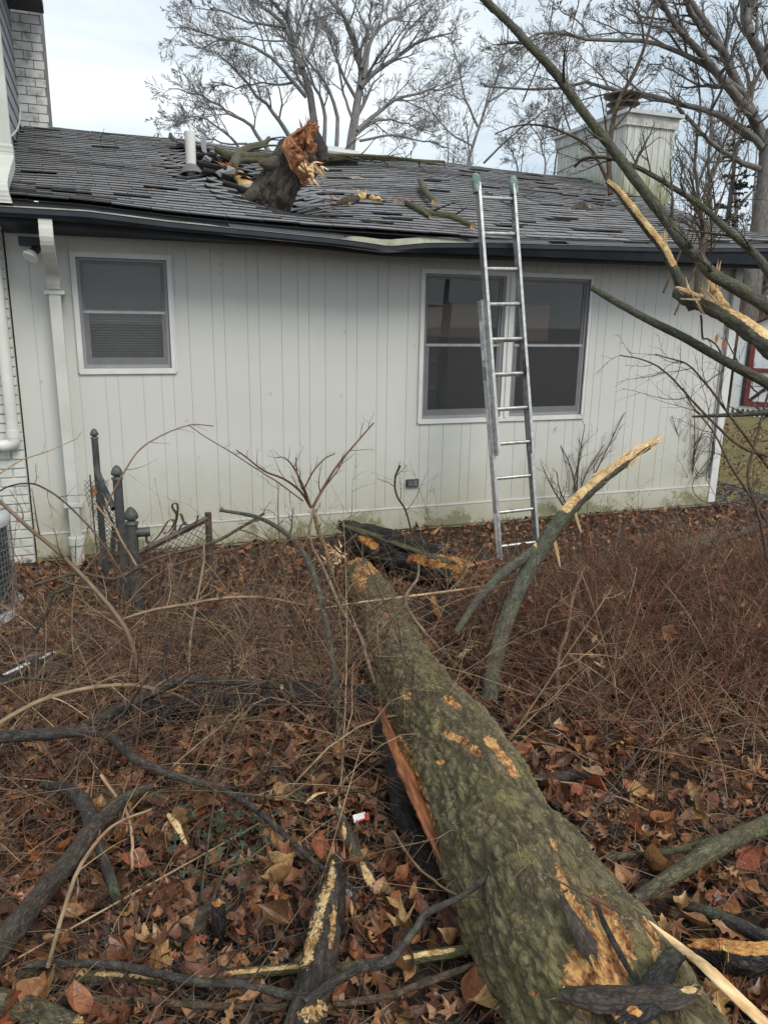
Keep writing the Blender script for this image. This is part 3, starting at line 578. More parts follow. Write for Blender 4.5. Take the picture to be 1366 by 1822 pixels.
# ---------------------------------------------------------------- ladder
_f=[atY(890,1006,-1.22),atY(962,966,-1.22)];_t=[atY(842,322,-.52),atY(912,338,-.52)]
LF=(_f[0]+_f[1])/2;LF[2]=.03;LT=(_t[0]+_t[1])/2;LU=norm(LT-LF);LX=norm(np.array([1,.0,0])-LU*LU[0]);LN=np.cross(LX,LU)
if LN[1]<0: LN=-LN
lad=empty('ladder',tuple(LF),'aluminium extension ladder leaning on the eave with green end caps','ladder')
LI=Matrix.Translation(tuple(-LF))
def lp(a,b,c): return LF+LX*a+LN*b+LU*c
def lb(mb,n,m,sm=False,par=None):
    o=mb.build(n,m,par or lad,sm)
    if par is None:o.matrix_parent_inverse=LI
    return o
def rail(a,off,c0,c1,sgn,hw):
    mb=MB();mid=(c0+c1)/2;hl=(c1-c0)/2
    mb.obox(lp(a,off,mid),LX,LN,LU,.0015,.034,hl)
    for s in (-1,1): mb.obox(lp(a+sgn*.012,off+s*.0345,mid),LX,LN,LU,.0125,.0018,hl)
    return mb
WB=.205;Wf=.182;LTOP=float((LT-LF)@LU)
for s in (-1,1):
    lb(rail(s*WB,.03,0,2.02+.28,-s,0),'base_rail',MAT['alu'])
    lb(rail(s*Wf,-.035,.93,LTOP,-s,0),'fly_rail',MAT['alu'])
    lb(MB().tubes([lp(s*Wf,-.035,LTOP-.08),lp(s*Wf,-.035,LTOP-.02),lp(s*Wf,-.03,LTOP+.03),lp(s*Wf,-.03,LTOP+.065),lp(s*Wf,-.03,LTOP+.085)],[.036,.04,.04,.033,.018],12,cap=1),'end_cap',MAT['teal'],True)
    lb(MB().obox(lp(s*WB,.03,-.0),LX,(0,1,0),(0,0,1),.022,.05,.012),'shoe',MAT['steel'])
    lb(MB().obox(lp(s*(WB+.003),.03,.22),LX,LN,LU,.002,.022,.2),'shoe_bracket',MAT['white_scrap'])
for i in range(7):
    c=.12+i*.3048
    a=WB
    mb=MB().tubes([lp(-a,.03,c),lp(a,.03,c)],[.0165]*2,10);lb(mb,'rung',MAT['alu'])
for i in range(8):
    c=.12+(i+3)*.3048
    if c>LTOP-.1: break
    lb(MB().tubes([lp(-Wf,-.035,c),lp(Wf,-.035,c)],[.0165]*2,10),'rung',MAT['alu'])
for s in (-1,1):
    hb_=lb(MB().obox(lp(s*(Wf-.02),-.0,1.72),LX,LN,LU,.007,.03,.05).obox(lp(s*(Wf-.02),-.045,1.80),LX,norm(LN+LU*.3),LU,.006,.012,.06),'rung_lock',MAT['steel'])
lb(MB().obox(lp(WB-.0165,.03,1.95),LX,LN,LU,.0004,.017,.1),'label_sticker',MAT['white_scrap']);lb(MB().obox(lp(-WB-.0025,.03,1.95),LX,LN,LU,.0008,.02,.17),'label_sticker',MAT['white_scrap'])
lb(MB().obox(lp(-WB-.0035,.03,1.66),LX,LN,LU,.0006,.018,.06),'label_sticker',MAT['teal']);lb(MB().obox(lp(-WB-.0035,.03,1.15),LX,LN,LU,.0006,.012,.2),'label_sticker',MAT['white_scrap'])
lb(MB().tubes([lp(Wf-.03,-.05,1.75),lp(Wf-.05,-.07,1.68),lp(Wf-.03,-.06,1.63),lp(Wf-.045,-.05,1.72)],[.006]*4,6),'rope',MAT['black_plastic'])
# vertical maker lettering along the left rail and warning text blocks
def text(s,size,loc,xa,ya,mat,parent,inv,name='lettering'):
    c=bpy.data.curves.new(name,'FONT');c.body=s;c.size=size;c.extrude=.0003;c.align_x='CENTER';c.align_y='CENTER'
    o=bpy.data.objects.new(name,c);COL.objects.link(o);xa=norm(np.array(xa));ya=norm(np.array(ya));na=np.cross(xa,ya)
    bpy.context.view_layer.update();me=bpy.data.meshes.new_from_object(o.evaluated_get(bpy.context.evaluated_depsgraph_get()));bpy.data.objects.remove(o)
    o=bpy.data.objects.new(name,me);COL.objects.link(o);me.materials.clear();me.materials.append(mat);o['kind']='stuff'
    o.parent=parent;o.matrix_parent_inverse=inv;o.matrix_basis=Matrix([[xa[k],ya[k],na[k],loc[k]] for k in range(3)]+[[0,0,0,1]]);return o
MAT['blue_ink']=simple('blue_ink',[(.03,.05,.25),(.04,.06,.3)],8,.5,0)
text('WERNER',.042,lp(-WB-.0042,.03,1.95),-LU,-LN,MAT['blue_ink'],lad,LI)
text('ALUMINUM',.026,lp(-WB-.0048,.03,1.15),-LU,-LN,MAT['black_paint'],lad,LI)
text('!',.05,lp(WB-.0175,.03,1.98),LN,LU,MAT['black_paint'],lad,LI)
# ---------------------------------------------------------------- shed, AC unit, fence posts
th=math.radians(-52);sc_=np.array([14.15,7.55,0.]);sa=np.array([math.cos(th),math.sin(th),0]);sn_=np.array([sa[1],-sa[0],0])  # sn_ points toward the camera
if sn_@(CAM-sc_)<0: sn_=-sn_
shed=empty('garden_shed',tuple(sc_),'white garden shed with red trimmed doors on the lawn','shed')
SI=Matrix.Translation(tuple(-sc_))
def sb(name,mat,*bx,par=None):
    mb=MB()
    for (a0,a1,d0,d1,z0,z1) in bx: mb.obox(sc_+sa*(a0+a1)/2+sn_*(d0+d1)/2+np.array([0,0,(z0+z1)/2]),sa,sn_,(0,0,1),abs(a1-a0)/2,abs(d1-d0)/2,(z1-z0)/2)
    o=mb.build(name,mat,shed);o.matrix_parent_inverse=SI;return o
sb('wall',MAT['shed_white'],(0,3.2,-2.4,0,.12,1.95))
for k in range(16): sb('siding_board',MAT['shed_white'],(k*.2+.004,k*.2+.196,0,.012,.16,1.95))
P=[sc_+sa*a+sn_*d+np.array([0,0,z]) for d in (.15,-2.6) for a,z in ((-.15,1.9),(1.6,2.75),(3.35,1.9))]
o=MB().add(P,[(0,1,4,3),(1,2,5,4)]).build('roof',MAT['shingle'],shed);o.matrix_parent_inverse=SI
P=[sc_+sa*a+sn_*.005+np.array([0,0,z]) for a,z in ((0,1.95),(3.2,1.95),(1.6,2.7))]
o=MB().add(P,[(0,1,2)]).build('gable_panel',MAT['shed_white'],shed);o.matrix_parent_inverse=SI
for a in (.3,1.25):
    b=a+.9
    sb('door_frame',MAT['red_paint'],(a,a+.1,.012,.04,.2,1.8),(b-.1,b,.012,.04,.2,1.8),(a+.1,b-.1,.012,.04,.2,.32),(a+.1,b-.1,.012,.04,1.0,1.1),(a+.1,b-.1,.012,.04,1.7,1.8))
    mb=MB()
    for s in (1,-1):
        d=norm(sa*.7*s+np.array([0,0,.68]));mb.obox(sc_+sa*(a+b)/2+sn_*.022+np.array([0,0,.66]),d,sn_,np.cross(d,sn_),.47,.008+.001*s,.035)
    o=mb.build('cross_brace',MAT['black_paint'],shed);o.matrix_parent_inverse=SI
sb('door_jamb',MAT['black_paint'],(.22,.298,.012,.03,.2,2.0))
lt=[]
for k in range(30):
    lt+=[(k*.11,k*.11+.05,-.01,.01,-.05,.14)]
sb('lattice',MAT['shed_white'],*lt)
ac=empty('air_conditioner',(-1.13,-1.12,0),'dark green air conditioning unit with wire guard at the left edge','air conditioner')
AI=Matrix.Translation((1.13,1.12,0));ap=lambda a,z,r=.415:(-1.13+r*math.cos(a),-1.12+r*math.sin(a),z)
def ab(mb,n,m,sm=False):
    o=mb.build(n,m,ac,sm);o.matrix_parent_inverse=AI;return o
ab(MB().tubes([(-1.13,-1.12,.02),(-1.13,-1.12,.7)],[.39]*2,48),'body',MAT['ac_green'],True)
ab(MB().tubes([(-1.13,-1.12,.66),(-1.13,-1.12,.70),(-1.13,-1.12,.735),(-1.13,-1.12,.77)],[.42,.425,.4,.3],48,cap=1),'top_cover',MAT['ac_top'],True)
ab(MB().tubes([(-1.13,-1.12,-.02),(-1.13,-1.12,.05)],[.46,.45],48,cap=1),'base_pan',MAT['ac_top'])
wr=MB()
for k in range(72): a=k*2*math.pi/72;wr.tubes([ap(a,.04),ap(a,.67)],[.0018]*2,4)
for k in range(16):
    z=.06+k*.04;wr.tubes([ap(a,z) for a in np.linspace(0,2*math.pi,60)],[.0018]*60,4)
ab(wr,'wire_guard',MAT['ac_wire'])
def acorn(c,r,mb):
    x,y,z=c;pr=[(1.05,0),(1.1,.3),(.7,.45),(.55,.7),(.95,.85),(1.12,1.1),(1.0,1.6),(.7,2.2),(.35,2.6),(.05,2.75)]
    return mb.tubes([(x,y,z+h*r) for _,h in pr],[q*r for q,_ in pr],12)
def post(px,py,Y,wpx,label,lean=0.,fin=True,col='iron',down=None):
    P=atY(px,py,Y);d=dist(P);r=wpx/2*d/1348;zb=float(gh(P[0],Y))-.05
    e=empty('fence_post',(P[0],Y,zb),label,'fence post','old iron fence posts');I=Matrix.Translation((-P[0],-Y,-zb))
    top=P[2]-(2.75*r if fin else 0);b=np.array([P[0]-lean,Y,zb]);t=np.array([P[0],Y,top])
    o=MB().tubes(resamp([b,t],6),np.full(6,r),14,cap=1).build('shaft',MAT[col],e,True);o.matrix_parent_inverse=I
    o=MB().tubes([t+(b-t)*.38,t+(b-t)*.40],[r*1.12]*2,14).tubes([t+(b-t)*.7,t+(b-t)*.715],[r*1.12]*2,14).build('band',MAT[col],e,True);o.matrix_parent_inverse=I
    if fin: o=acorn((t[0],t[1],t[2]),r*1.12,MB()).build('finial',MAT[col],e,True);o.matrix_parent_inverse=I
    return e,P,t,r,I
post(167,764,-.75,12,'thin iron post with acorn finial, leftmost beside the downspout')
pA=post(207,830,-1.2,17,'grey-green iron post with acorn finial, middle of the three')
pB=post(232,905,-1.75,21,'thick iron post with a side pipe stub and acorn finial')
e,P,t,r,I=pB
o=MB().tubes([t+np.array([0,0,-.06]),t+np.array([.115,0,-.06])],[r*.82]*2,14,cap=1).build('pipe_stub',MAT['iron'],e,True);o.matrix_parent_inverse=I
gp=post(370,912,-1.55,12,'rusty gate post without finial, on the right end',fin=False,col='iron_rust')
tag(MB().tubes([atY(172,835,-.8),atY(185,868,-1.0),atY(203,905,-1.2)],[.022]*3,12).build('fence_rail',MAT['iron'],smooth=True),'sloping grey iron rail between the two left fence posts','fence rail')
gate=empty('gate',tuple(atY(300,960,-1.65)),'rusty chain-link gate panel with curled scroll ornament','gate');GI=Matrix.Translation(tuple(-atY(300,960,-1.65)))
def gbld(mb,n,m,sm=True):
    o=mb.build(n,m,gate,sm);o.matrix_parent_inverse=GI;return o
g0=atY(243,985,-1.74);g1=atY(368,922,-1.56)
gbld(MB().tubes([g0,g1],[.017]*2,10),'top_rail',MAT['iron_rust'])
gbld(MB().tubes([g0+(0,0,-.025),g1+(0,0,-.025)],[.006]*2,8),'wire_rod',MAT['iron_rust'])
def scroll(pts,w=.012):
    P=resamp([atY(a,b,-1.64) for a,b in pts],24);mb=MB();V=[];wv_=np.array([.6,.8,0])*.014
    for q in P: V+=[q-wv_,q+wv_,q+wv_+(.001,0,.004),q-wv_+(.001,0,.004)]
    return mb.add(V,[(i*4+j,i*4+(j+1)%4,(i+1)*4+(j+1)%4,(i+1)*4+j) for i in range(23) for j in range(4)])
for pts in ([(260,955),(262,965),(270,966),(285,950),(297,930),(305,925),(310,930),(304,942),(296,950),(292,948)],
            [(311,955),(312,930),(314,915),(307,905),(307,897),(312,896),(316,900),(315,920),(310,940),(303,950)],
            [(316,917),(322,916),(328,932),(333,934)],[(318,944),(325,932),(332,930)],[(337,936),(348,930),(352,920),(350,918)]):
    gbld(scroll(pts),'scroll',MAT['iron_rust'],False)
def chainlink(c,fx,fz,w_,h_,cell=.05,wire=.0022,k=4,jit=0.,bend=None):
    P=[];n=int(w_/cell);m=int(h_/cell)
    for i in range(-m,n+1):
        for s in (1,-1):
            pts=[]
            for j in range(m*4+1):
                u=(i*cell+j*cell/4) if s==1 else ((n-i)*cell-j*cell/4);v=j*cell/4
                pts.append((u,v))
            pts=[q for q in pts if -.001<=q[0]<=w_+.001]
            if len(pts)>=3:
                pts=np.array(pts);pts=np.array([np.interp(np.linspace(0,len(pts)-1,12),np.arange(len(pts)),pts[:,q]) for q in (0,1)]).T
                X=np.array([np.array(c)+np.array(fx)*u+np.array(fz)*v for u,v in pts])
                y=np.sin(np.arange(12)*1.57)*.004;X[:,1]+=y
                if bend: X=np.array([bend(q) for q in X])
                P.append(X)
    P=np.array(P);return MB().tubes(P,np.full(P.shape[:2],wire),k)
fxx=norm(g1-g0);gbld(chainlink(g0+(0,0,-.03),fxx,(0,0,-1),np.linalg.norm(g1-g0),.45),'wire_mesh',MAT['iron_rust'],False)
def bd(q): return q+np.array([.02*math.sin(q[2]*14),.04*math.sin(q[2]*9+q[0]*20),0])
c0=atY(150,852,-1.0);tag(chainlink(c0,norm(np.array([.75,-.5,0])),(.12,.0,-1),.2,.72,.04,.0022,bend=bd).build('chain_link_fence',MAT['iron']),'torn dark chain-link mesh curling off the left iron post','fence')
c0=atY(178,850,-.95);tag(chainlink(c0,norm(np.array([.12,-.6,-.3])),(.1,.0,-1),.25,.75,.035,.0022,bend=bd).build('chain_link_fence',MAT['iron']),'dense dark chain-link strip hanging between two iron posts','fence')
tag(MB().tubes([atY(160,845,-1.0),atY(168,940,-1.0),atY(176,1005,-1.0)],[.006]*3,6).build('metal_rod',MAT['iron']),'thin upright dark rod inside the torn wire mesh','rod')
# ---------------------------------------------------------------- background trees
def limbs(specs,Y,mat,name,label,cat='tree',group=None,lv=((9,.34,.75),(7,.42,.7),(5,.5,.7),(3,.6,.6)),rmin=.004,up=.12,seedtrunk=1,tropism=.0,pxs=1.):
    root=empty(name,tuple(atY(specs[0][0][0][0],specs[0][0][0][1],Y)*np.array([1,1,0])),label,cat,group);I=Matrix.Translation(tuple(-np.array(root.location)))
    Ps=[];Rs=[]
    for pts,r0,r1 in specs:
        n=14;yo=RNG.uniform(-1.2,1.2);K=len(pts);P=resamp([atY(a,b,Y+yo*i/(K-1)) for i,(a,b) in enumerate(pts)],n);d=dist(P)
        P=P+RNG.normal(0,.03,P.shape)*np.linspace(0,1,n)[:,None];Ps.append(P);Rs.append(np.linspace(r0,r1*.8,n)*d/1348*.82*pxs)
    tr=MB();nT=seedtrunk
    for P,R in zip(Ps[:nT],Rs[:nT]):
        b=P[0].copy();b[2]=-.1;tr.tubes(resamp([b,(b+P[0])/2,P[0],P[1]],6),np.array([1.3,1.15,1.05,1.,1,1])*R[0],12)
        tr.tubes(P,R,10)
    o=tr.build('trunk',mat,root,True);o.matrix_parent_inverse=I
    cr_=MB()
    if Ps[nT:]: cr_.tubes(np.array(Ps[nT:]),np.array(Rs[nT:]),8)
    A,B=np.array(Ps),np.array(Rs)
    for li,(nc,lf,an) in enumerate(lv):
        A,B=sprout(A,B,nc,lf,an,rf=.5,up=up,t0=.15 if li else .25,N=5 if li<2 else 4,wob=.16 if li<2 else .08,rmin=rmin);cr_.tubes(A,B,5 if li==0 else 3)
    o=cr_.build('crown',mat,root,True);o.matrix_parent_inverse=I;return root
limbs([([(572,300),(564,256),(553,176),(538,121),(523,84),(509,48),(480,22),(440,-10)],10,4),([(545,172),(513,135),(480,99),(443,82),(399,68),(348,49),(308,44)],5,1.5),
 ([(530,262),(516,245),(498,216),(480,190),(450,161),(421,124),(384,95),(345,80)],6,1.5),([(480,270),(465,252),(443,220),(414,205),(381,179),(344,165),(300,158)],5,1.2),
 ([(523,146),(495,150),(465,146),(421,154),(380,146)],3,1),([(430,275),(421,256),(399,234),(370,216),(333,205),(297,214)],3.5,1),([(523,84),(516,48),(494,11),(470,-20)],5,2),
 ([(538,121),(560,70),(570,20),(575,-20)],4,1.5),([(575,280),(578,205),(564,161),(542,110),(530,60)],5,2),([(597,280),(600,205),(582,154),(560,121),(516,73),(465,70),(420,60)],5,1),([(509,48),(450,40),(400,20),(350,15)],3,1),([(440,255),(400,255),(350,240),(310,240)],2.5,.8)],
 13,MAT['hazed_bark'],'bare_tree','large bare tree behind the roof, leftmost, spreading left over the sky',group='bare trees behind the house',lv=((8,.5,.6),(7,.5,.65),(6,.5,.65),(4,.6,.6)),rmin=.0045)
limbs([([(615,300),(622,271),(630,220),(637,165),(644,117),(626,66),(608,29),(578,-10)],12,4),([(641,154),(666,128),(699,106),(736,80),(760,70),(805,55)],6,2),([(648,139),(659,73),(685,40),(714,22),(745,-10)],5,2),
 ([(632,240),(663,216),(692,212),(721,220),(770,238)],4,1),([(634,232),(674,198),(707,176),(760,161),(815,150)],5,1.3),([(643,120),(655,60),(662,0)],4,2),([(630,220),(610,160),(600,100),(590,50)],3.5,1.3),([(700,106),(720,60),(760,20),(790,-10)],3,1.2),([(640,250),(700,240),(750,250),(800,262)],3,1)],
 15,MAT['hazed_bark'],'bare_tree','bare grey tree rising behind the upended stump, centre of the sky',group='bare trees behind the house',lv=((9,.5,.6),(7,.5,.65),(6,.5,.65),(4,.6,.6)),rmin=.0045)
limbs([([(832,310),(838,270),(855,215),(880,150),(900,80),(905,20)],4,1.5),([(850,225),(830,180),(815,120),(800,60)],3,1),([(870,180),(915,150),(950,110),(985,90)],2.5,1),([(842,260),(800,235),(770,200),(750,170)],2.5,1),([(860,290),(900,250),(940,215),(975,190)],2.5,1)],
 12,MAT['hazed_bark'],'bare_tree','slender bare tree above the roof just left of the ladder top',group='bare trees behind the house',lv=((8,.5,.7),(7,.5,.7),(6,.5,.7),(3,.6,.6)))
limbs([([(965,330),(970,290),(955,240),(930,190)],2.5,1),([(985,320),(990,270),(1000,220),(1010,170)],2.2,1),([(925,320),(915,280),(900,250)],2,1),([(1020,250),(1000,180),(1010,110),(990,40)],2,1)],
 11,MAT['hazed_bark'],'small_tree','low twiggy tree between the ridge and the chimney chase','tree',group='bare trees behind the house',lv=((9,.55,.7),(7,.5,.7),(6,.5,.7),(3,.5,.6)))
limbs([([(1352,430),(1356,350),(1362,270),(1341,207),(1308,141),(1286,93),(1245,22),(1215,-15)],16,7),([(1366,262),(1392,180),(1366,122),(1341,74),(1323,22),(1310,-70)],14,8),
 ([(1341,207),(1297,156),(1245,93),(1204,52),(1140,-50)],11,5),
 ([(1355,262),(1334,237),(1286,207),(1230,189),(1182,176),(1127,163),(1082,156),(1038,146),(971,159),(860,154)],8,2.5),
 ([(1325,170),(1312,156),(1260,119),(1216,96),(1164,76),(1119,69),(1053,72),(1008,61),(971,56),(927,78),(875,111)],7,1.8),
 ([(1350,300),(1304,281),(1249,237),(1200,189)],7,3.5),([(1245,93),(1200,40),(1150,30),(1110,10)],4,1.5),([(1336,62),(1330,25),(1345,-5),(1360,-60)],8,6),([(1290,95),(1245,47),(1190,-60)],8,5),([(1297,156),(1240,150),(1190,120),(1150,110)],3,1.2),([(1216,96),(1180,50),(1130,40),(1080,10)],3,1),([(1053,72),(1030,40),(1000,20),(980,-5)],2,1)],
 10,MAT['near_bark'],'bare_tree','massive dark bare tree filling the upper right sky',group='bare trees behind the house',seedtrunk=2,lv=((10,.3,.75),(8,.42,.75),(6,.5,.7),(3,.6,.6)),rmin=.0045)
for k,(px,Yt,lab) in enumerate([(1262,14,'thin bare trunk beyond the chase, left of the evergreen'),(1306,17,'thin bare trunk standing behind the evergreen boughs'),(1240,11,'slender twiggy tree just right of the chimney chase')]):
    limbs([([(px,480),(px+4,380),(px-3,280),(px+6,180),(px-8,80)],5,1.5),([(px,330),(px+25,260),(px+30,200)],2,1),([(px,360),(px-25,300),(px-40,240)],2,1)],Yt,MAT['near_bark'],'slim_tree',lab,group='bare trees behind the house',lv=((8,.4,.8),(6,.45,.7),(4,.5,.7)))
# evergreen
def evergreen(px0,px1,py0,py1,Y,label,n=90):
    base=atY((px0+px1)/2,py1,Y);root=empty('evergreen_tree',(base[0],Y,0),label,'tree');I=Matrix.Translation((-base[0],-Y,0))
    top=atY((px0+px1)/2,py0,Y);o=MB().tubes([(base[0],Y,-.1),(base[0],Y,top[2])],[.16,.04],8).build('trunk',MAT['near_bark'],root,True);o.matrix_parent_inverse=I
    hw=(atY(px1,py1,Y)-atY(px0,py1,Y))[0]/2;zz=RNG.uniform(0.4,top[2]+.4,n);an=RNG.uniform(0,6.28,n);ln=hw*RNG.uniform(.5,1.2,n)*np.clip(1.15-zz/(top[2]+1.5),.2,1)
    P=np.array([[(base[0]+math.cos(a)*l*t,Y+math.sin(a)*l*t,z-.25*t*t*l+.1*t) for t in np.linspace(0,1,5)] for z,a,l in zip(zz,an,ln)])
    R=np.tile([.03,.022,.015,.01,.006],(n,1));A,B=sprout(P,R,9,.3,.8,N=4,rmin=.005);A2,B2=sprout(A,B,12,.4,.8,N=3,rmin=.006,rf=.7)
    o=MB().tubes(P,R,4).tubes(A,B,3).build('boughs',MAT['near_bark'],root);o.matrix_parent_inverse=I
    A3,B3=sprout(A2,B2,5,.7,.9,N=2,rmin=.01,rf=1);o=MB().tubes(A2,B2*1.3,3).tubes(A3,B3,3).build('needles',MAT['needles'],root);o.matrix_parent_inverse=I
evergreen(1225,1345,250,470,11,'grey-green evergreen tree beyond the roof corner, right of the chase')
evergreen(1290,1420,330,560,13,'dark evergreen tree behind the white shed',80)
# far wood line: many thin stems, reads as one mass
P=[];R=[]
for k in range(260):
    x=RNG.uniform(14,75);y=RNG.uniform(20,48) if x<30 else RNG.uniform(-2,45);h=RNG.uniform(4,11);lean=RNG.normal(0,.5,2)
    P.append([(x+lean[0]*t,y+lean[1]*t,h*t-.1) for t in np.linspace(0,1,5)]);R.append(np.linspace(.09,.02,5)*RNG.uniform(.6,1.6))
P=np.array(P);R=np.array(R);A,B=sprout(P,R,12,.35,.7,N=4,up=.2,rmin=.012);A2,B2=sprout(A,B,7,.45,.7,N=3,rmin=.01)
tag(MB().tubes(P,R,5).tubes(A,B,3).tubes(A2,B2,3).build('woodland',MAT['near_bark']),'distant bare woodland seen behind the shed',kind='stuff')
P=[];R=[]
for k in range(700):
    x=RNG.uniform(15.5,22);y=RNG.uniform(2,14);h=RNG.uniform(1.5,4.6);l=RNG.normal(0,.6,2);P.append([(x+l[0]*t,y+l[1]*t,h*(t-.25*t*t)) for t in np.linspace(0,1,5)]);R.append(np.linspace(.02,.006,5))
P=np.array(P);R=np.array(R);A,B=sprout(P,R,7,.3,.7,N=3,rmin=.006)
tag(MB().tubes(P,R,3).tubes(A,B,3).build('thicket',MAT['twig_red']),'brown brushy thicket behind the shed and the lawn',kind='stuff')
#PART2
# ---------------------------------------------------------------- wood pieces
def project(V):
    D=np.asarray(V)-CAM;z=D@FW;return W/2+F*(D@RT)/z,H/2-F*(D@UP)/z,z
def fbm(Q,fr,oc=3):
    f=mnoise.fractal;return np.clip(np.array([f((a*fr,b*fr,c*fr),.6,2.1,oc) for a,b,c in Q.reshape(-1,3).tolist()])*.6,-1,1).reshape(Q.shape[:-1])
def lumpy(mb,P,R,k=16,n=40,flat=1.,fdir=(0,0,1),amp=.15,fr=14,jag=0.,mask=None,vor=0.,vs=14,cap=True,hollow=0.,squash=None):
    P=resamp(P,n);R=np.interp(np.linspace(0,1,n),np.linspace(0,1,len(R)),R);T=norm(np.gradient(P,axis=0))
    A=norm(np.cross(T,np.array(fdir,float)));B=np.cross(A,T);th=np.arange(k)*2*np.pi/k
    L=np.concatenate([[0],np.cumsum(np.linalg.norm(np.diff(P,axis=0),axis=1))]);sd=RNG.uniform(0,50);th0=th
    rad=A[:,None]*np.cos(th)[None,:,None]+B[:,None]*np.sin(th)[None,:,None]*flat
    Q=np.stack([np.cos(th)[None]*R[:,None]+sd,np.sin(th)[None]*R[:,None],np.broadcast_to(L[:,None]*.4,(n,k))],-1)
    d=fbm(Q,fr,4)*amp*R[:,None]
    if vor:
        v=np.array([(lambda e:e[1]-e[0])(mnoise.voronoi((a*vs,b*vs,c*vs),distance_metric='DISTANCE',exponent=2.5)[0]) for a,b,c in (Q+np.stack([fbm(Q+q_,22,3) for q_ in (0,7,13)],-1)*.022).reshape(-1,3).tolist()]).reshape(n,k);d=d+fbm(Q,60,3)*vor*.5
        d=d+(np.minimum(v*3.5,1)-.6)*vor
    V=P[:,None]+rad*(R[:,None]+d)[...,None]
    if jag:
        j=fbm(Q,38,3)
        for e,sg in ((0,-1),(-1,1)):
            for q,wt in ((0,1.),(1,.6),(2,.25)):
                i=q if e==0 else -1-q;V[i]+=T[i]*(sg*np.abs(j[i])*jag*2*wt)[:,None]
    if vor:
        Q3=np.stack([Q[...,0],Q[...,1],Q[...,2]*.3],-1);fu=np.abs(fbm(Q3,30,3));d=d-np.clip(.22-fu,0,.22)*vor*4.5
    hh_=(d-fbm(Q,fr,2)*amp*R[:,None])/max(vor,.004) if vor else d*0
    m=np.zeros((n,k))
    if mask is not None:
        m=mask(V,np.broadcast_to(th[None],(n,k)),np.broadcast_to(np.linspace(0,1,n)[:,None],(n,k)))
        V=V-rad*(np.clip(m,0,1)*(.006 if vor else .0))[...,None]
    i=np.arange(n-1)[:,None]*k;j=np.arange(k)[None];j2=(j+1)%k
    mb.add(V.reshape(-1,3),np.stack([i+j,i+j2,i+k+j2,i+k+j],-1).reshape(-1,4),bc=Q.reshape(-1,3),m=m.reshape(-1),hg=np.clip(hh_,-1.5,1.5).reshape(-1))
    if cap:
        for e in (0,n-1):
            s_=1 if e==0 else -1;r1=P[e]+(V[e]-P[e])*.55+T[e]*s_*(.2*R[e])+RNG.normal(0,.12*R[e],(k,3))
            X=np.concatenate([V[e],r1,[P[e]+T[e]*s_*hollow]]);f4=[(a,(a+1)%k,k+(a+1)%k,k+a) for a in range(k)];f3=[(k+a,k+(a+1)%k,2*k) for a in range(k)]
            mb.add(X,f4,bc=np.repeat(X[:,:1],3,1)+X,m=np.ones(2*k+1));mb.f.append(np.array(f3)+mb.n-len(X));mb.mi.append(np.zeros(k,int))
    return mb
def patches(L):
    def f(V,th,v):
        px,py,_=project(V);m=np.zeros(px.shape)
        for cx,cy,rx,ry,a in L:
            c,s=math.cos(math.radians(a)),math.sin(math.radians(a));u=((px-cx)*c+(py-cy)*s)/rx;w_=(-(px-cx)*s+(py-cy)*c)/ry
            m=np.maximum(m,np.clip(1.5-np.sqrt(u*u+w_*w_),0,1))
        return m
    return f
def side(a0,wd,v0=0,v1=1):
    def f(V,th,v):
        d=np.abs((th-math.radians(a0)+math.pi)%(2*math.pi)-math.pi);return np.clip((math.radians(wd)-d)*3+.5,0,1)*(v>=v0)*(v<=v1)
    return f
def splinters(P,d,n,ln,r,spread=.15,base=.02,flat=2.5):
    d=norm(np.array(d,float));mb=MB();s=np.linspace(0,1,4)
    for _ in range(n):
        dd=norm(d+RNG.normal(0,spread,3));l=ln*RNG.uniform(.3,1.1);p=np.array(P)+RNG.normal(0,base,3);q=norm(np.cross(dd,RNG.normal(size=3)));q2=np.cross(dd,q)
        V=[]
        for t in s:
            w_=r*RNG.uniform(.7,1.2)*(1-t*.85);c=p+dd*l*t+q*.01*t;V+=[c-q*w_,c+q2*w_/flat,c+q*w_,c-q2*w_/flat]
        mb.add(V,[(i*4+j,i*4+(j+1)%4,(i+1)*4+(j+1)%4,(i+1)*4+j) for i in range(3) for j in range(4)]+[(12,13,14,15)],bc=np.array(V)*1.)
    return mb
def addsub(o,mb,name,mat,smooth=False):
    c=mb.build(name,mat,o,smooth)
    if name in('splinters','broken_end'): c['kind']='stuff'
    c.matrix_parent_inverse=o.matrix_world.inverted();return c
# the big fallen trunk
AX=[(1.80,-1.42,.11),(1.56,-2.70,.23),(1.318,-3.6,.345),(1.165,-4.39,.48),(1.073,-4.88,.56),(.995,-5.24,.605),(.915,-5.7,.665),(.86,-6.3,.67),(.81,-7.3,.67)]
AR=[.135,.16,.168,.186,.186,.187,.195,.198,.2]
PT=[(1065,1715,56,84,25),(1030,1640,18,60,-25),(1085,1660,22,70,-22),(800,1308,12,7,20),(822,1318,16,8,30),(845,1335,14,8,40),(875,1322,18,9,45),(898,1350,22,9,50),(912,1372,14,8,40),(803,1247,16,8,40),(815,1256,9,5,20),(783,1356,8,5,0),(660,1010,14,12,0),
    (618,990,26,14,0),(640,1030,12,26,0),(1160,1660,8,30,-30),(1175,1710,8,26,-30),(948,1768,9,5,0),(1000,1560,8,26,-20),(985,1500,5,14,-20),(690,1095,7,6,0),(722,1238,10,6,0),
    (690,1300,16,40,-18),(712,1350,20,50,-20),(733,1400,18,45,-20),(752,1450,14,40,-20)]
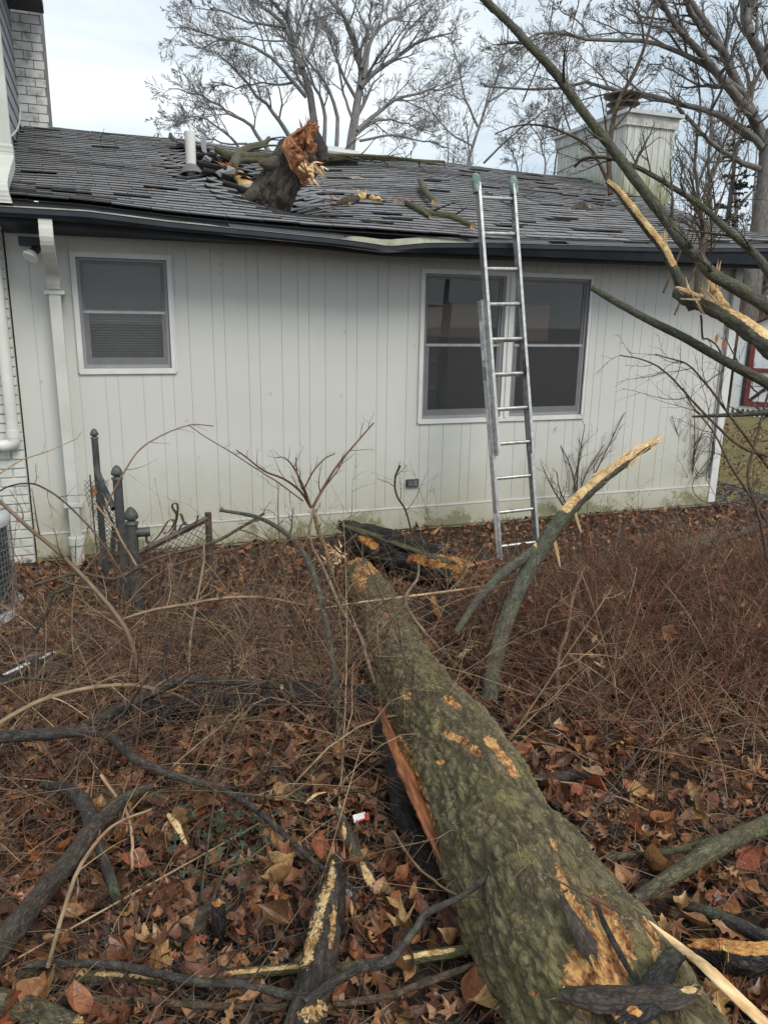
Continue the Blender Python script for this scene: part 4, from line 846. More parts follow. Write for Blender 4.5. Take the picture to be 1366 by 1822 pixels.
log=lumpy(MB(),AX,AR,k=230,n=760,amp=.2,fr=6,vor=.0075,vs=34,jag=.05,mask=patches(PT)).build('fallen_trunk',barkmat('log_bark',[(.1,.076,.04),(.155,.125,.066),(.215,.178,.108)],moss=(.175,.155,.042),mossamt=.5,wood=((.2,.075,.025),(.62,.35,.13)),lich=(.34,.33,.18),sc=.8,rough=.8),smooth=True)
tag(log,'huge mossy fallen trunk running from the lower right corner towards the house','fallen tree')
sp=splinters(atG(600,990,.12),(-.5,.5,.2),30,.12,.012,.6,.05);addsub(log,sp,'broken_end',MAT['fresh_wood'])
mb=lumpy(MB(),[atG(676,1262,.2),atG(702,1330,.22),atG(732,1400,.22),atG(762,1470,.2),atG(800,1560,.12)],[.016,.026,.03,.026,.012],k=16,n=80,flat=.5,amp=.5,fr=26,fdir=(.5,-.3,.8),mask=lambda V,t,v:np.ones(t.shape))
addsub(log,mb,'split_heartwood',MAT['heart'],True)
# torn underside flap of dark wood along the left flank
mb=lumpy(MB(),[atG(672,1290,.14),atG(700,1360,.12),atG(715,1440,.08),atG(760,1530,.06),atG(800,1610,.05)],[.02,.035,.04,.035,.012],k=14,n=60,flat=.5,amp=.6,fr=20)
addsub(log,mb,'torn_flap',MAT['charred'],True)
rec=[]
def piece(label,cat,name,mat,pts,rpx,h=0.,Y=None,k=16,n=30,flat=1.,amp=.25,fr=18,jag=.03,mask=None,vor=0.,group=None,spl=None,fdir=(0,0,1),splmat='fresh_wood'):
    m_=len(pts)
    if Y is not None: P=np.array([atY(a,b,Y[0]+(Y[1]-Y[0])*i/(m_-1)) for i,(a,b) in enumerate(pts)])
    else:
        hh=h if isinstance(h,(tuple,list)) else (h,h);P=np.array([atG(a,b,hh[0]+(hh[1]-hh[0])*i/(m_-1)) for i,(a,b) in enumerate(pts)])
    R=np.interp(np.linspace(0,1,m_),np.linspace(0,1,len(rpx)),rpx)*dist(P)/1348
    o=tag(lumpy(MB(),P,R,k,n,flat,fdir,amp,fr,jag,mask,vor).build(name,MAT[mat],smooth=True),label,cat,group)
    if spl:
        for (i,d,nn_,ln,r) in spl: addsub(o,splinters(P[i],d,nn_,ln,r,.25,.5*R[i]),'splinters',MAT[splmat])
    return o
piece('blackened hollow trunk section with orange heartwood lying by the wall','fallen log','charred_log','charred',[(615,938),(650,955),(700,980),(760,1010),(835,1035)],[22,34,44,44,36],h=(.16,.1),k=48,n=90,amp=.45,fr=12,jag=.1,vor=.008,vs=None if False else None) if False else None
o=piece('blackened hollow trunk section with orange heartwood lying by the wall','fallen log','charred_log','charred',[(618,938),(655,958),(705,982),(765,1008),(835,1030)],[16,32,42,44,34],h=(.2,.11),k=48,n=110,amp=.4,fr=10,jag=.1,vor=.004,flat=.75,mask=patches([(760,998,30,10,15),(800,1000,40,12,10),(830,1025,25,20,0),(655,965,22,8,30)]),spl=[(4,(1,-.2,.0),40,.22,.02),(3,(1,.2,.25),16,.2,.016)],splmat='orange_wood')
piece('peeled grey bark strip along the top of the blackened log','bark','bark_strip','branch_moss',[(612,935),(660,950),(740,980),(800,1000),(850,1003)],[6,9,9,10,6],h=(.3,.22),flat=.35,k=12,n=50,amp=.5)
cx=atG(790,985,.1);tag(MB().tubes([cx+(-.12,.05,0),cx+(.0,0,0)],[.085,.085],24).tubes([cx+(-.12,.05,0),cx+(-.1,.04,0)],[.08,.0],24).build('drain_pipe',MAT['black_plastic'],smooth=True),'black round drain pipe end beside the blackened log','pipe')
piece('broken dark wood wedge upright beside the trunk, below the blackened log','wood chunk','wood_chunk','charred',[(775,1060),(785,1085),(795,1110)],[14,17,10],h=(.12,.03),k=14,n=24,amp=.5,jag=.06,mask=side(0,60),flat=.6)
piece('dark rotting log lying across the brambles at left','fallen log','rotten_log','charred',[(235,1268),(330,1258),(450,1248),(560,1240),(660,1240)],[14,24,28,26,20],h=(.06,.1),k=36,n=90,amp=.35,fr=9,jag=.06,vor=.006)
piece('rotten splintered branch piece standing bottom centre, black below, yellow above','fallen log','rotten_branch','rotten',[(598,1530),(590,1590),(575,1660),(562,1740),(545,1822),(535,1870)],[10,25,30,33,36,38],h=(.16,.05),k=36,n=110,amp=.4,fr=16,jag=.08,vor=.005,mask=lambda V,t,v:.62*patches([(575,1600,14,36,10),(560,1650,14,50,10),(592,1650,8,50,5),(548,1690,14,40,10),(560,1800,34,20,0),(590,1560,10,34,0)])(V,t,v),spl=[(0,(.1,.5,.5),8,.05,.008)],splmat='orange_wood')
piece('short splintered wood strip leaning beside the grey stem, yellow lower end','wood chunk','wood_strip','rotten',[(603,1445),(625,1500),(650,1550),(672,1602)],[8,12,13,5],h=(.14,.04),k=16,n=50,amp=.5,flat=.5,jag=.05,mask=patches([(655,1560,8,26,-25),(612,1480,4,16,0)]))
# bark pieces lying on the trunk
def onlog(px,py,off=.01):
    A=np.array(AX);d=ray(px,py);best=None
    for t in np.linspace(1.,4.,1500):
        p=CAM+d*t;yy=p[1];cx_=np.interp(-yy,-A[:,1],A[:,0]);cz=np.interp(-yy,-A[:,1],A[:,2]);r=np.interp(-yy,-A[:,1],AR)
        if math.hypot(p[0]-cx_,p[2]-cz)<r+off: return p
    return atG(px,py,.3)
def onpiece(label,name,mat,pts,rpx,off=.015,**k):
    P=np.array([onlog(a,b,off) for a,b in pts]);R=np.interp(np.linspace(0,1,len(P)),np.linspace(0,1,len(rpx)),rpx)*dist(P)/1348
    kk=dict(k=20,n=60,flat=.35,amp=.5,fr=22,jag=.03);kk.update(k)
    return tag(lumpy(MB(),P,R,kk['k'],kk['n'],kk['flat'],norm(CAM-P[0])*.3+np.array([0,0,1.]),kk['amp'],kk['fr'],kk['jag'],kk.get('mask')).build(name,MAT[mat],smooth=True),label,'bark')
onpiece('brown bark slab lying crosswise on the trunk at the bottom','bark_slab','rotten',[(1005,1770),(1060,1778),(1130,1780),(1200,1775),(1232,1765)],[18,26,26,24,10],off=.03,amp=.35,mask=patches([(1225,1762,14,7,0)]))
onpiece('black bark slab standing diagonally on the trunk above the crosswise slab','bark_slab','charred',[(1150,1770),(1175,1735),(1202,1700)],[20,22,18],off=.03)
onpiece('second dark bark slab under the crosswise slab at the bottom edge','bark_slab','charred',[(1110,1822),(1150,1800),(1180,1785)],[20,18,12],off=.03,mask=patches([(1130,1800,14,8,30)]))
onpiece('raised ragged bark flap beside the bare patch of the trunk','bark_slab','rotten',[(1000,1600),(1020,1640),(1040,1680),(1050,1700)],[6,16,22,14],off=.02)
onpiece('dark crack-edged bark strip on the trunk right of the bare patch','bark_slab','charred',[(1060,1610),(1085,1665),(1115,1720),(1140,1760)],[3,6,6,4],off=.004)
P=[onlog(1172,1655,.02),onlog(1215,1690,.03),atG(1262,1728,.42),atG(1320,1785,.42),atG(1380,1840,.42)]
tag(lumpy(MB(),P,np.array([4,11,13,12,11])*dist(P)/1348,14,80,.5,(0,0,1),.35,20,.03,lambda V,t,v:np.ones(t.shape)).build('stripped_branch',MAT['fresh_wood'],smooth=True),'pale stripped white branch along the right side of the trunk','branch')
# ---------------------------------------------------------------- traced branches: (label, category, material, mode, depth, points, radius px, twigs)
def branch(label,cat,mat,pts,rpx,Y=None,h=None,tw=None,mask=None,name='branch',group=None,k=9,n=None,amp=.12,spl=None,rmin=.0012,lf=(.3,.8)):
    m_=len(pts);u=np.linspace(0,1,m_)
    if Y is not None:
        yy=np.interp(u,np.linspace(0,1,len(Y)),Y);P=np.array([atY(a,b,y_) for (a,b),y_ in zip(pts,yy)])
    else:
        hh=np.interp(u,np.linspace(0,1,len(h)),h);P=np.array([atG(a,b,q) for (a,b),q in zip(pts,hh)])
    R=np.interp(u,np.linspace(0,1,len(rpx)),rpx)*dist(P)/1348
    n=n or max(14,m_*4);mb=MB();big=max(rpx)>4.5
    if big: lumpy(mb,P,R,12 if max(rpx)<12 else 24,n*2,1.,(0,0,1) if abs((P[-1]-P[0])[2])<.8*np.linalg.norm(P[-1]-P[0]) else (0,1,0),amp,30,.01,mask)
    else: mb.tubes(resamp(P,n)+RNG.normal(0,.0008,(n,3)),np.interp(np.linspace(0,1,n),u,R),6,cap=1)
    if tw:
        A=resamp(P,n)[None];B=np.interp(np.linspace(0,1,n),u,R)[None];c=tw if isinstance(tw,tuple) else (tw,4)
        A,B=sprout(A,B,c[0],lf[0],lf[1],.45,N=6,wob=.15,up=.15,rmin=rmin);mb.tubes(A,B,4)
        for q in c[1:]: A,B=sprout(A,B,q,.45,.7,.55,N=4,wob=.15,up=.1,rmin=rmin*.8);mb.tubes(A,B,3)
    o=tag(mb.build(name,MAT[mat],smooth=True),label,cat,group)
    if spl:
        for (i,d,nn_,ln,r) in spl: addsub(o,splinters(P[i],d,nn_,ln,r,.2,.5*R[i]),'splinters',MAT['fresh_wood'])
    return o
G1='broken tree limbs reaching in from the right'
branch('thick snapped limb at right with torn yellow wood along its top','branch','sapling',[(1440,680),(1366,615),(1310,572),(1262,545),(1228,532),(1205,520)],(20,17,15,14,14,11),Y=(-4.5,-4.1,-3.9),mask=side(95,42),name='snapped_limb',group=G1,amp=.35,n=30,spl=[(3,(-.55,0,.5),16,.12,.009),(4,(-.3,.1,.5),12,.07,.008)])
branch('upright torn prong of orange wood rising from the snapped limb','branch','sapling',[(1310,580),(1285,545),(1270,515),(1255,487)],(11,10,8,3),Y=(-4.0,-3.92),mask=lambda V,t,v:np.ones(t.shape),name='torn_prong',group=G1,amp=.5,spl=[(2,(-.3,0,1),14,.12,.008)])
branch('split limb with one long pale torn face leaning up-left over the roof','branch','sapling',[(1235,545),(1212,510),(1196,472),(1178,440),(1150,405),(1122,368),(1100,340),(1080,322)],(12,10,8,8,8,8,7,4.5),Y=(-3.9,-3.7),mask=side(150,58,.28,1),name='split_limb',group=G1,amp=.3,n=30,spl=[(3,(.0,0,.6),8,.08,.008)])
branch('thin twiggy end of the split limb arching left before the chimney chase','branch','branch_brown',[(1082,324),(1066,290),(1045,258),(1005,236),(960,222),(915,224),(880,238)],(3.5,1),Y=(-3.7,-3.4),tw=(12,5),group=G1)
branch('longest dark limb sweeping from the right edge to the top of the picture','branch','sapling',[(1440,590),(1366,545),(1312,513),(1268,488),(1245,462),(1212,428),(1180,385),(1132,322),(1090,265),(1042,205),(990,132),(940,78),(903,38),(850,-12)],(13,12,11,10,9.5,9,8.5,8,7.5,7,6),Y=(-4.3,-3.9,-3.5),tw=(8,6,3),name='long_limb',group=G1,amp=.2,lf=(.12,.8))
branch('second dark limb curving from the right edge over the chase front','branch','sapling',[(1420,560),(1366,482),(1340,450),(1290,405),(1250,368),(1200,335),(1135,298),(1080,280),(1040,282),(1022,296)],(9,7.5,6,5,4,3,2),Y=(-4.2,-3.6),tw=(12,6,3),group=G1,lf=(.2,.8))
branch('straight dark limb with a cut end pointing left beside the double window','branch','sapling',[(1440,722),(1366,682),(1290,642),(1220,602),(1150,567),(1095,537),(1054,512)],(10,9,8,7,6,5.5),Y=(-4.3,-3.6),group=G1,name='cut_limb')
branch('pale upright stem rising through the snapped limb to a fan of twigs','branch','branch_brown',[(1240,530),(1243,490),(1249,440),(1251,405),(1240,360),(1225,300)],(7,6.5,6,5,2.5,1.5),Y=(-3.6,-3.5),tw=(14,7,3),group=G1,lf=(.6,.7))
branch('pale grey stem rising in front of the chase towards the top edge','branch','branch_brown',[(1086,345),(1083,285),(1088,230),(1100,180),(1130,125),(1150,70),(1168,0)],(5,4.5,4,3,2),Y=(-3.3,-3.1),tw=(12,6,3),group=G1,lf=(.3,.8))
branch('short dark branch at the right edge in front of the shed base','branch','sapling',[(1400,728),(1366,733),(1300,738),(1232,741)],(7,6,4,2),Y=(-3.9,-3.7),tw=(5,3),group=G1)
for lab,pts,r,Yd,tw in [('arching brown twig before the wall left of the far corner',[(1366,812),(1310,790),(1240,722),(1190,668),(1150,642),(1103,632)],(3,1),(-3.9,-3.5),(8,4)),
  ('upper of two arching twigs crossing the far corner board',[(1380,850),(1300,742),(1262,690),(1225,650),(1200,640),(1165,630)],(3,1),(-3.9,-3.5),(8,4)),
  ('hooked twig with two orange leaves hanging below the snapped limb',[(1247,560),(1250,600),(1258,602),(1275,615),(1287,640),(1285,660),(1270,670),(1245,690)],(2,1),(-3.8,-3.8),(4,3)),
  ('thin red cane leaning from the right edge across the lawn',[(1366,1000),(1350,920),(1330,850),(1345,780),(1366,700)],(3,2),(-4.0,-3.8),(9,5)),
  ('slender grey cane crossing the upper right corner diagonally',[(1180,520),(1230,400),(1270,300),(1310,200),(1366,100)],(2.5,1.5),(-3.2,-3.0),(10,6)),
  ('pale straw cane rising before the evergreen boughs',[(1200,560),(1260,420),(1300,300),(1325,200),(1345,120)],(2,1),(-3.1,-2.9),(7,4)),
  ('dark thin cane dropping from the top edge left of the chase',[(930,180),(955,120),(975,60),(985,0)],(1.5,1.2),(-3.2,-3.2),(5,3)),
  ('dark cane slanting up past the chase cap to the top edge',[(1000,140),(1010,80),(1030,0)],(1.4,1),(-3.2,-3.2),(5,3)),
  ('wispy twig spray at the right edge above the lawn',[(1366,930),(1300,830),(1270,770),(1230,720),(1215,690)],(2.5,1),(-3.5,-3.0),(10,6)),
  ('tangled twig at the right edge over the shed doors',[(1400,640),(1350,700),(1310,640),(1290,600)],(2,1),(-3.8,-3.5),(10,6))]:
    branch(lab,'twig','branch_brown',pts,r,Y=Yd,tw=tw,name='twig',group='loose twigs at the right')
# upright broken sapling
branch('broken mossy sapling leaning right with a long yellow splintered tip','sapling','sapling',[(868,1262),(876,1200),(892,1130),(918,1060),(955,988),(1005,915),(1060,860),(1110,822),(1150,795)],(15,14,14,14,14,13,12,10,7),Y=(-4.1,-3.5,-3.1),mask=side(110,75,.62,1),name='broken_sapling',n=34,amp=.2,spl=[(8,(.5,0,.33),26,.12,.008),(7,(.5,0,.38),22,.2,.008),(6,(.5,0,.42),14,.22,.007)])
branch('second mossy stem joining the broken sapling from the left','sapling','sapling',[(812,1125),(850,1068),(890,1025),(935,990),(968,962)],(6,8,9,9,6),Y=(-3.7,-3.45),name='mossy_stem',mask=side(90,40,.85,1))
for i,(a,b,c,d) in enumerate([((1018,893),(1024,920),(1034,948),'strip of yellow wood hanging from the splintered sapling'),((984,955),(990,980),(996,1008),'detached yellow splinter under the ladder foot, right side')]):
    P=[atY(*a,-3.4),atY(*b,-3.4),atY(*c,-3.4)];tag(MB().tubes(P,np.array([4,4,1.5])*dist(P)/1348,5,cap=1).build('wood_splinter',MAT['fresh_wood']),d,'splinter')
G2='brambles and canes in the left thicket'
T=[('thick tan cane rising from the thicket to the left edge','twig_tan',[(262,1262),(246,1190),(228,1130),(205,1092),(165,1045),(110,988),(50,938),(0,892),(-40,860)],(7,6.5,6,5,4.5,4),(-3.7,-3.3),(10,4)),
 ('red arched cane at the left edge beside the condenser','twig_red',[(-20,885),(20,864),(60,861),(100,882),(140,917),(168,948),(195,985),(225,1035)],(2,2.5),(-2.6,-3.0),(7,3)),
 ('long grey branch crossing the three fence posts to the right','branch_brown',[(50,1045),(110,1026),(150,1021),(205,1030),(262,1000),(310,984),(380,965),(435,935),(470,914)],(4,5,4.5,3),(-2.6,-2.3),(8,3)),
 ('pale cane running right from the fence post base','twig_tan',[(218,1102),(270,1086),(330,1076),(400,1064),(470,1064),(545,1078)],(3.5,4,3),(-3.2,-3.1),(9,4)),
 ('curved brown cane rising to the gate post','twig_red',[(225,1075),(270,1030),(325,1000),(380,985),(425,975),(450,962)],(3,2),(-2.9,-2.4),(8,3)),
 ('thin arched twig above the middle fence post against the wall','twig_red',[(188,905),(207,865),(243,806),(280,779),(312,764),(345,755),(380,758)],(2.2,1.2),(-1.7,-1.4),(4,0)),
 ('thin drooping twig on the wall right of the arched one','twig_red',[(336,757),(370,780),(420,810),(462,838),(500,862),(540,892)],(1,2),(-1.4,-1.8),(5,2)),
 ('forked pale cane before the middle post','twig_tan',[(245,1010),(215,960),(205,940),(180,910),(168,892)],(3,2),(-1.9,-1.8),(5,2)),
 ('thin straight cane at left crossing the downspout',"twig_tan",[(0,842),(40,818),(80,805),(135,781)],(1.8,1),(-2.2,-1.6),(3,2)),
 ('tan cane lying low at the left edge over the dark board','twig_tan',[(-20,1300),(40,1262),(110,1235),(200,1220),(260,1223),(310,1235),(360,1260)],(6,5,3),(-4.2,-3.8),(10,4)),
 ('greenish cane curving over the discarded board','branch_moss',[(0,1220),(40,1207),(90,1212),(150,1222),(210,1226)],(4,3.5),(-3.9,-3.6),(3,2)),
 ('short twisted dark branch standing left of the thicket','branch_dark',[(60,1130),(85,1090),(92,1060),(115,1048)],(4,4,5),(-3.1,-3.0),(2,2)),
 ('vertical tan cane left of the grey sapling','twig_tan',[(335,1200),(340,1130),(352,1060),(362,1000),(363,965)],(4,3.5,2),(-3.3,-2.9),(7,3)),
 ('curving tan cane left of the trunk end','twig_tan',[(705,1335),(655,1180),(640,1130),(610,1090),(575,1010),(552,960),(556,905)],(4,5,4,2),(-4.1,-2.2),(6,3)),
 ('brown cane crossing over the trunk beneath the blackened log','twig_tan',[(560,1085),(640,1072),(720,1062),(800,1052),(880,1040),(940,1028)],(2,3.5,3),(-3.0,-2.8),(9,3)),
 ('pale crooked cane right of the trunk rising to the blackened log','twig_tan',[(745,1005),(742,1030),(722,1062),(730,1092),(775,1148),(830,1200),(900,1262),(960,1293),(1025,1312)],(3,4,5,5,4),(-2.6,-4.1),(9,4)),
 ('dark wavy twig crossing the right brush','branch_dark',[(862,1304),(905,1293),(950,1280),(1010,1274),(1065,1286),(1110,1296),(1155,1300)],(2.5,3.5,2),(-4.3,-3.9),(7,3)),
 ('vertical cane standing in the right brush','twig_red',[(985,1400),(984,1320),(990,1240),(994,1170),(1010,1120),(1020,1060),(1040,1010)],(6,5.5,5,3),(-4.4,-3.7),(9,4)),
 ('forked upright cane at the lower right edge of the brush','twig_tan',[(1075,1500),(1085,1420),(1095,1380),(1090,1330),(1060,1290)],(6,5,3),(-4.6,-4.3),(8,4)),
 ('slanting reddish rod leaning over the lower right leaves','twig_red',[(1095,1432),(1140,1490),(1200,1560),(1260,1620),(1305,1665)],(6,6,5,4),(-4.7,-5.2),(0,)),
 ('grey cane at the right edge running down to the brush','branch_brown',[(1380,1015),(1300,1050),(1250,1078),(1200,1110)],(5,4,2),(-3.5,-3.6),(6,3)),
 ('brown arching cane in the right brush near the sapling','branch_brown',[(905,1110),(960,1120),(1020,1105),(1080,1075),(1110,1060)],(3,2.5),(-3.7,-3.2),(8,3))]
for lab,m_,pts,r,Yd,tw in T: branch(lab,'cane',m_,pts,tuple(q*.75 for q in r),Y=Yd,tw=(tw if tw[0] else None),name='cane',group=G2 if pts[0][0]<700 else 'canes in the right brush',lf=(.22,.9))
# grey sapling stem across the thicket
branch('long bent grey sapling stem rising from the leaves past the trunk end','sapling','sapling',[(596,1500),(599,1420),(601,1340),(600,1260),(592,1180),(576,1090),(553,1010),(525,965),(490,936),(450,918),(392,908)],(6,6,6,6,5.5,5.5,5,4.5,4,3.5,3),Y=(-4.8,-4.1,-3.4,-2.7,-2.3),name='bent_sapling',tw=(6,3),lf=(.1,.9),n=40)
# Y shaped shrub before the wall
sh=empty('young_shrub',tuple(atG(585,1010,0)),'orange-stemmed forked shrub standing before the wall above the trunk end','shrub');SHI=Matrix.Translation(tuple(-np.array(sh.location)))
for pts,r in [([(590,1020),(580,985),(563,940),(553,903)],(5,4.5,3.5)),([(553,903),(535,875),(505,852),(470,838),(440,815),(420,800)],(2.5,1)),([(553,903),(540,868),(520,830),(503,812),(487,810)],(2.2,1)),([(555,905),(575,870),(602,828),(640,784),(668,753)],(3,1.2)),([(541,870),(556,838),(575,815),(592,805)],(1.6,.8)),([(575,870),(600,840),(614,818)],(1.4,.7)),([(548,890),(530,850),(524,812)],(1.5,.8)),([(556,1010),(553,960),(560,930)],(2.5,2))]:
    P=np.array([atY(a,b,-1.75) for a,b in pts]);P[:,1]+=RNG.uniform(-.1,.1)*np.linspace(0,1,len(P));n=16;Q=resamp(P,n);R=np.interp(np.linspace(0,1,n),np.linspace(0,1,len(r)),r)*dist(Q)/1348
    mb=MB().tubes(Q,R,6);A,B=sprout(Q[None],R[None],6,.3,.8,.5,N=5,up=.3,rmin=.0014);mb.tubes(A,B,3);A,B=sprout(A,B,2,.4,.8,.6,N=4,rmin=.001);mb.tubes(A,B,3)
    o=mb.build('stem',MAT['twig_tan'] if r[0]>3 else MAT['twig_red'],sh,True);o.matrix_parent_inverse=SHI
branch('thin crooked twig standing on the wall below the outlet box','twig','branch_dark',[(735,960),(722,910),(705,880),(703,850),(712,828)],(1.5,2),Y=(-.9,-.9),tw=(5,3),name='twig',lf=(.4,.9))
def shrub(px,py,tops,label,mat='branch_brown',r=1.8,tw=(6,4,2),Ye=.0,leaf=0):
    b=atG(px,py,0);e=empty('bare_shrub',tuple(b),label,'shrub');I=Matrix.Translation(tuple(-b));mb=MB()
    for tx,ty in tops:
        t=atY(tx,ty,b[1]+Ye+RNG.uniform(-.15,.15));m_=(b+t)/2+np.array([RNG.normal(0,.05),RNG.normal(0,.05),.05]);Q=resamp([b+RNG.normal(0,.03,3)*(1,1,0),m_,t],12);R=np.linspace(r,.6,12)*dist(Q)/1348
        mb.tubes(Q,R,5);A,B=sprout(Q[None],R[None],tw[0],.35,.7,.6,N=5,up=.3,rmin=.0012);mb.tubes(A,B,3)
        for q in tw[1:]: A,B=sprout(A,B,q,.45,.7,.6,N=4,up=.1,rmin=.001);mb.tubes(A,B,3)
    o=mb.build('stems',MAT[mat],e,True);o.matrix_parent_inverse=I;return e,I,b
shrub(1020,925,[(985,770),(1040,755),(1075,790),(965,830),(1110,735),(990,840),(1060,860)],'bare twiggy shrub against the wall right of the ladder')
e,I,b=shrub(1228,900,[(1205,700),(1225,690),(1245,700),(1262,740),(1215,780),(1240,770),(1195,740),(1235,720)],'tall dry weed stalks against the wall at the far corner','twig_tan',1.6,(8,5,2))
# ground sticks and foreground limbs
G3='sticks lying on the leaf litter'
for lab,m_,pts,r,h,tw in [
 ('forked weathered grey limb at the lower left edge','rotten',[(-40,1740),(20,1660),(80,1585),(130,1525),(170,1470),(225,1420),(275,1398)],(24,22,18,16,16,10,4),(.1,.25),None),
 ('bent dark limb joining the grey limb from above left','branch_dark',[(165,1480),(150,1430),(120,1405),(75,1398)],(14,13,11,6),(.2,.12),None),
 ('dark leg of the grey forked limb going down right','branch_dark',[(165,1480),(185,1530),(205,1590),(222,1630)],(11,10,10,6),(.18,.0),None),
 ('long dark branch curving down from the left edge across the thicket','branch_dark',[(-30,1315),(60,1308),(150,1302),(195,1310),(240,1350),(300,1378),(380,1400),(440,1430),(500,1480),(560,1535),(640,1588)],(10,11,9,8,7,6,5,4),(.35,.1),(8,3)),
 ('dark branch rising right over the rotting log','branch_dark',[(150,1290),(210,1262),(270,1235),(320,1212),(400,1212),(500,1222)],(9,9,8,6),(.3,.3),(6,3)),
 ('knobbly dark stick lying across the bottom left','branch_dark',[(45,1718),(120,1715),(200,1718),(290,1735),(350,1748),(430,1752),(520,1772),(560,1775)],(6,7,8,8,8,8),(.08,.12),(5,3)),
 ('dark stick bending up over the trunk from the bottom centre','branch_dark',[(545,1785),(590,1750),(640,1725),(690,1712),(735,1660),(760,1625),(830,1590),(880,1545),(940,1485)],(8,8,7,7,6,5,3),(.12,.3),(3,2)),
 ('split mossy stick lying under the rotten branch, left half','branch_moss',[(-20,1742),(80,1738),(200,1738),(330,1745),(480,1728),(600,1722)],(9,10,10,9),(.03,.05),None),
 ('split mossy stick with a yellow face ending at the trunk','branch_moss',[(600,1725),(680,1715),(760,1702),(835,1690)],(9,11,11,9),(.05,.08),None),
 ('long brown stick along the bottom edge to the trunk','branch_brown',[(-20,1778),(100,1778),(250,1782),(400,1792),(560,1792),(680,1775),(760,1748),(850,1715)],(8,7,6,6,7,6),(.04,.08),(4,2)),
 ('lichen-covered log piece in the bottom left corner','branch_moss',[(-60,1768),(0,1785),(60,1800),(130,1830)],(20,22,22,20),(.08,.06),None),
 ('mossy green pole lying at the right edge','branch_moss',[(1130,1600),(1180,1570),(1240,1530),(1300,1495),(1400,1455)],(10,14,15,16),(.12,.2),None),
 ('thin mossy twig behind the green pole','branch_moss',[(1080,1528),(1150,1520),(1220,1510),(1280,1490)],(6,7,6),(.08,.12),(3,2)),
 ('dark smooth stick under the reddish rod at right','branch_dark',[(1190,1600),(1260,1625),(1320,1650),(1400,1690)],(9,12,14),(.08,.1),None),
 ('black rubbery hose crossing the right edge by the brush','branch_dark',[(1140,1025),(1200,998),(1260,970),(1330,945),(1400,915)],(6,6,6),(.25,.3),None),
 ('short mossy grey log by the hose at right','branch_moss',[(1190,1000),(1230,975),(1265,955)],(16,18,12),(.05,.05),None),
 ('grey sunken plank edge left of the brush','branch_dark',[(950,1388),(1000,1385),(1050,1380)],(9,9,7),(.05,.05),None),
 ('upright black stub among the leaves at the bottom left','charred',[(388,1610),(390,1650),(392,1680)],(12,12,11),(.12,.0),None),
 ('flat speckled bark lying near the black stub','rotten',[(300,1680),(350,1645),(400,1610)],(18,24,16),(.02,.03),None),
 ('thin green twig over the ivy patch','branch_moss',[(380,1600),(400,1550),(440,1530),(480,1500)],(2.5,2),(.12,.14),(3,2)),
 ('pale thin twig lying across the left leaves','twig_tan',[(85,1720),(120,1600),(150,1530),(200,1470),(270,1440)],(4,4,2),(.15,.2),(4,2)),
 ('small pale twig leaning near the bottom centre','twig_tan',[(180,1380),(230,1460),(235,1550)],(3,3),(.25,.1),(3,2)),
 ('brown twig lying below the dark forked stick','branch_brown',[(640,1740),(660,1780),(685,1822)],(4,5),(.06,.05),None),
 ('thin twig across the bare patch left of the trunk','twig_tan',[(700,1480),(740,1540),(790,1580),(830,1600)],(2.5,2),(.12,.15),(4,3))]:
    branch(lab,'stick',m_,pts,r,h=h,tw=tw,name='stick' if max(r)<14 else 'limb',group=G3,amp=.28,mask=side(70,20,.35,.9) if 'split mossy' in lab else None)
piece('rotten pale-topped wood at the right edge beside the stripped branch','fallen log','rotten_log','charred',[(1235,1690),(1290,1700),(1340,1705),(1400,1700)],[14,26,28,26],h=(.1,.12),k=24,n=50,amp=.5,jag=.05,mask=side(90,38),splmat='fresh_wood')
piece('small upright mossy stake at the lower right','stake','wood_stake','branch_moss',[(1290,1690),(1289,1722),(1288,1745)],[6,7,7],h=(.16,.0),k=10,n=14,amp=.2,mask=side(0,10))
for lab,a,b,w_ in [('yellow wood chip near the thin twigs left of the grey stem',(545,1428),(578,1410),4),('orange splinter chip by the thicket floor',(815,1170),(848,1148),6),('pale wood chip lying on the leaves above the grey limb',(300,1450),(330,1500),7)]:
    P=[atG(*a,.1),(atG(*a,.1)+atG(*b,.1))/2+np.array([0,0,.01]),atG(*b,.1)];tag(lumpy(MB(),P,np.array([w_*.6,w_,w_*.4])*dist(P)/1348,8,14,.4,(0,0,1),.4,40,.01).build('wood_chip',MAT['fresh_wood']),lab,'wood chip')
# ---------------------------------------------------------------- broken stump through the roof
sr=atY(490,365,.5);SY=.55
st=empty('roof_stump',tuple(sr),'broken upended tree trunk piece with torn orange end stuck in the roof','broken trunk');STI=Matrix.Translation(tuple(-sr))
def sy(a,b,Y): return atY(a,b,Y)
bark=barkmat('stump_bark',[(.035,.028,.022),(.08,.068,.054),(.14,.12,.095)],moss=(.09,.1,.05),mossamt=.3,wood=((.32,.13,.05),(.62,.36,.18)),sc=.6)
def stb(mb,n,m,sm=True):
    o=mb.build(n,m,st,sm);o.matrix_parent_inverse=STI;return o
P=[sy(468,372,.75),sy(480,354,.7),sy(492,334,.62),sy(504,314,.56),sy(516,297,.55),sy(532,278,.56)];R=np.array([34,42,38,35,37,39])*dist(P)/1348
stb(lumpy(MB(),P,R,64,90,1.,(0,1,0),.3,7,.04,None,.004,30,cap=False),'trunk',bark)
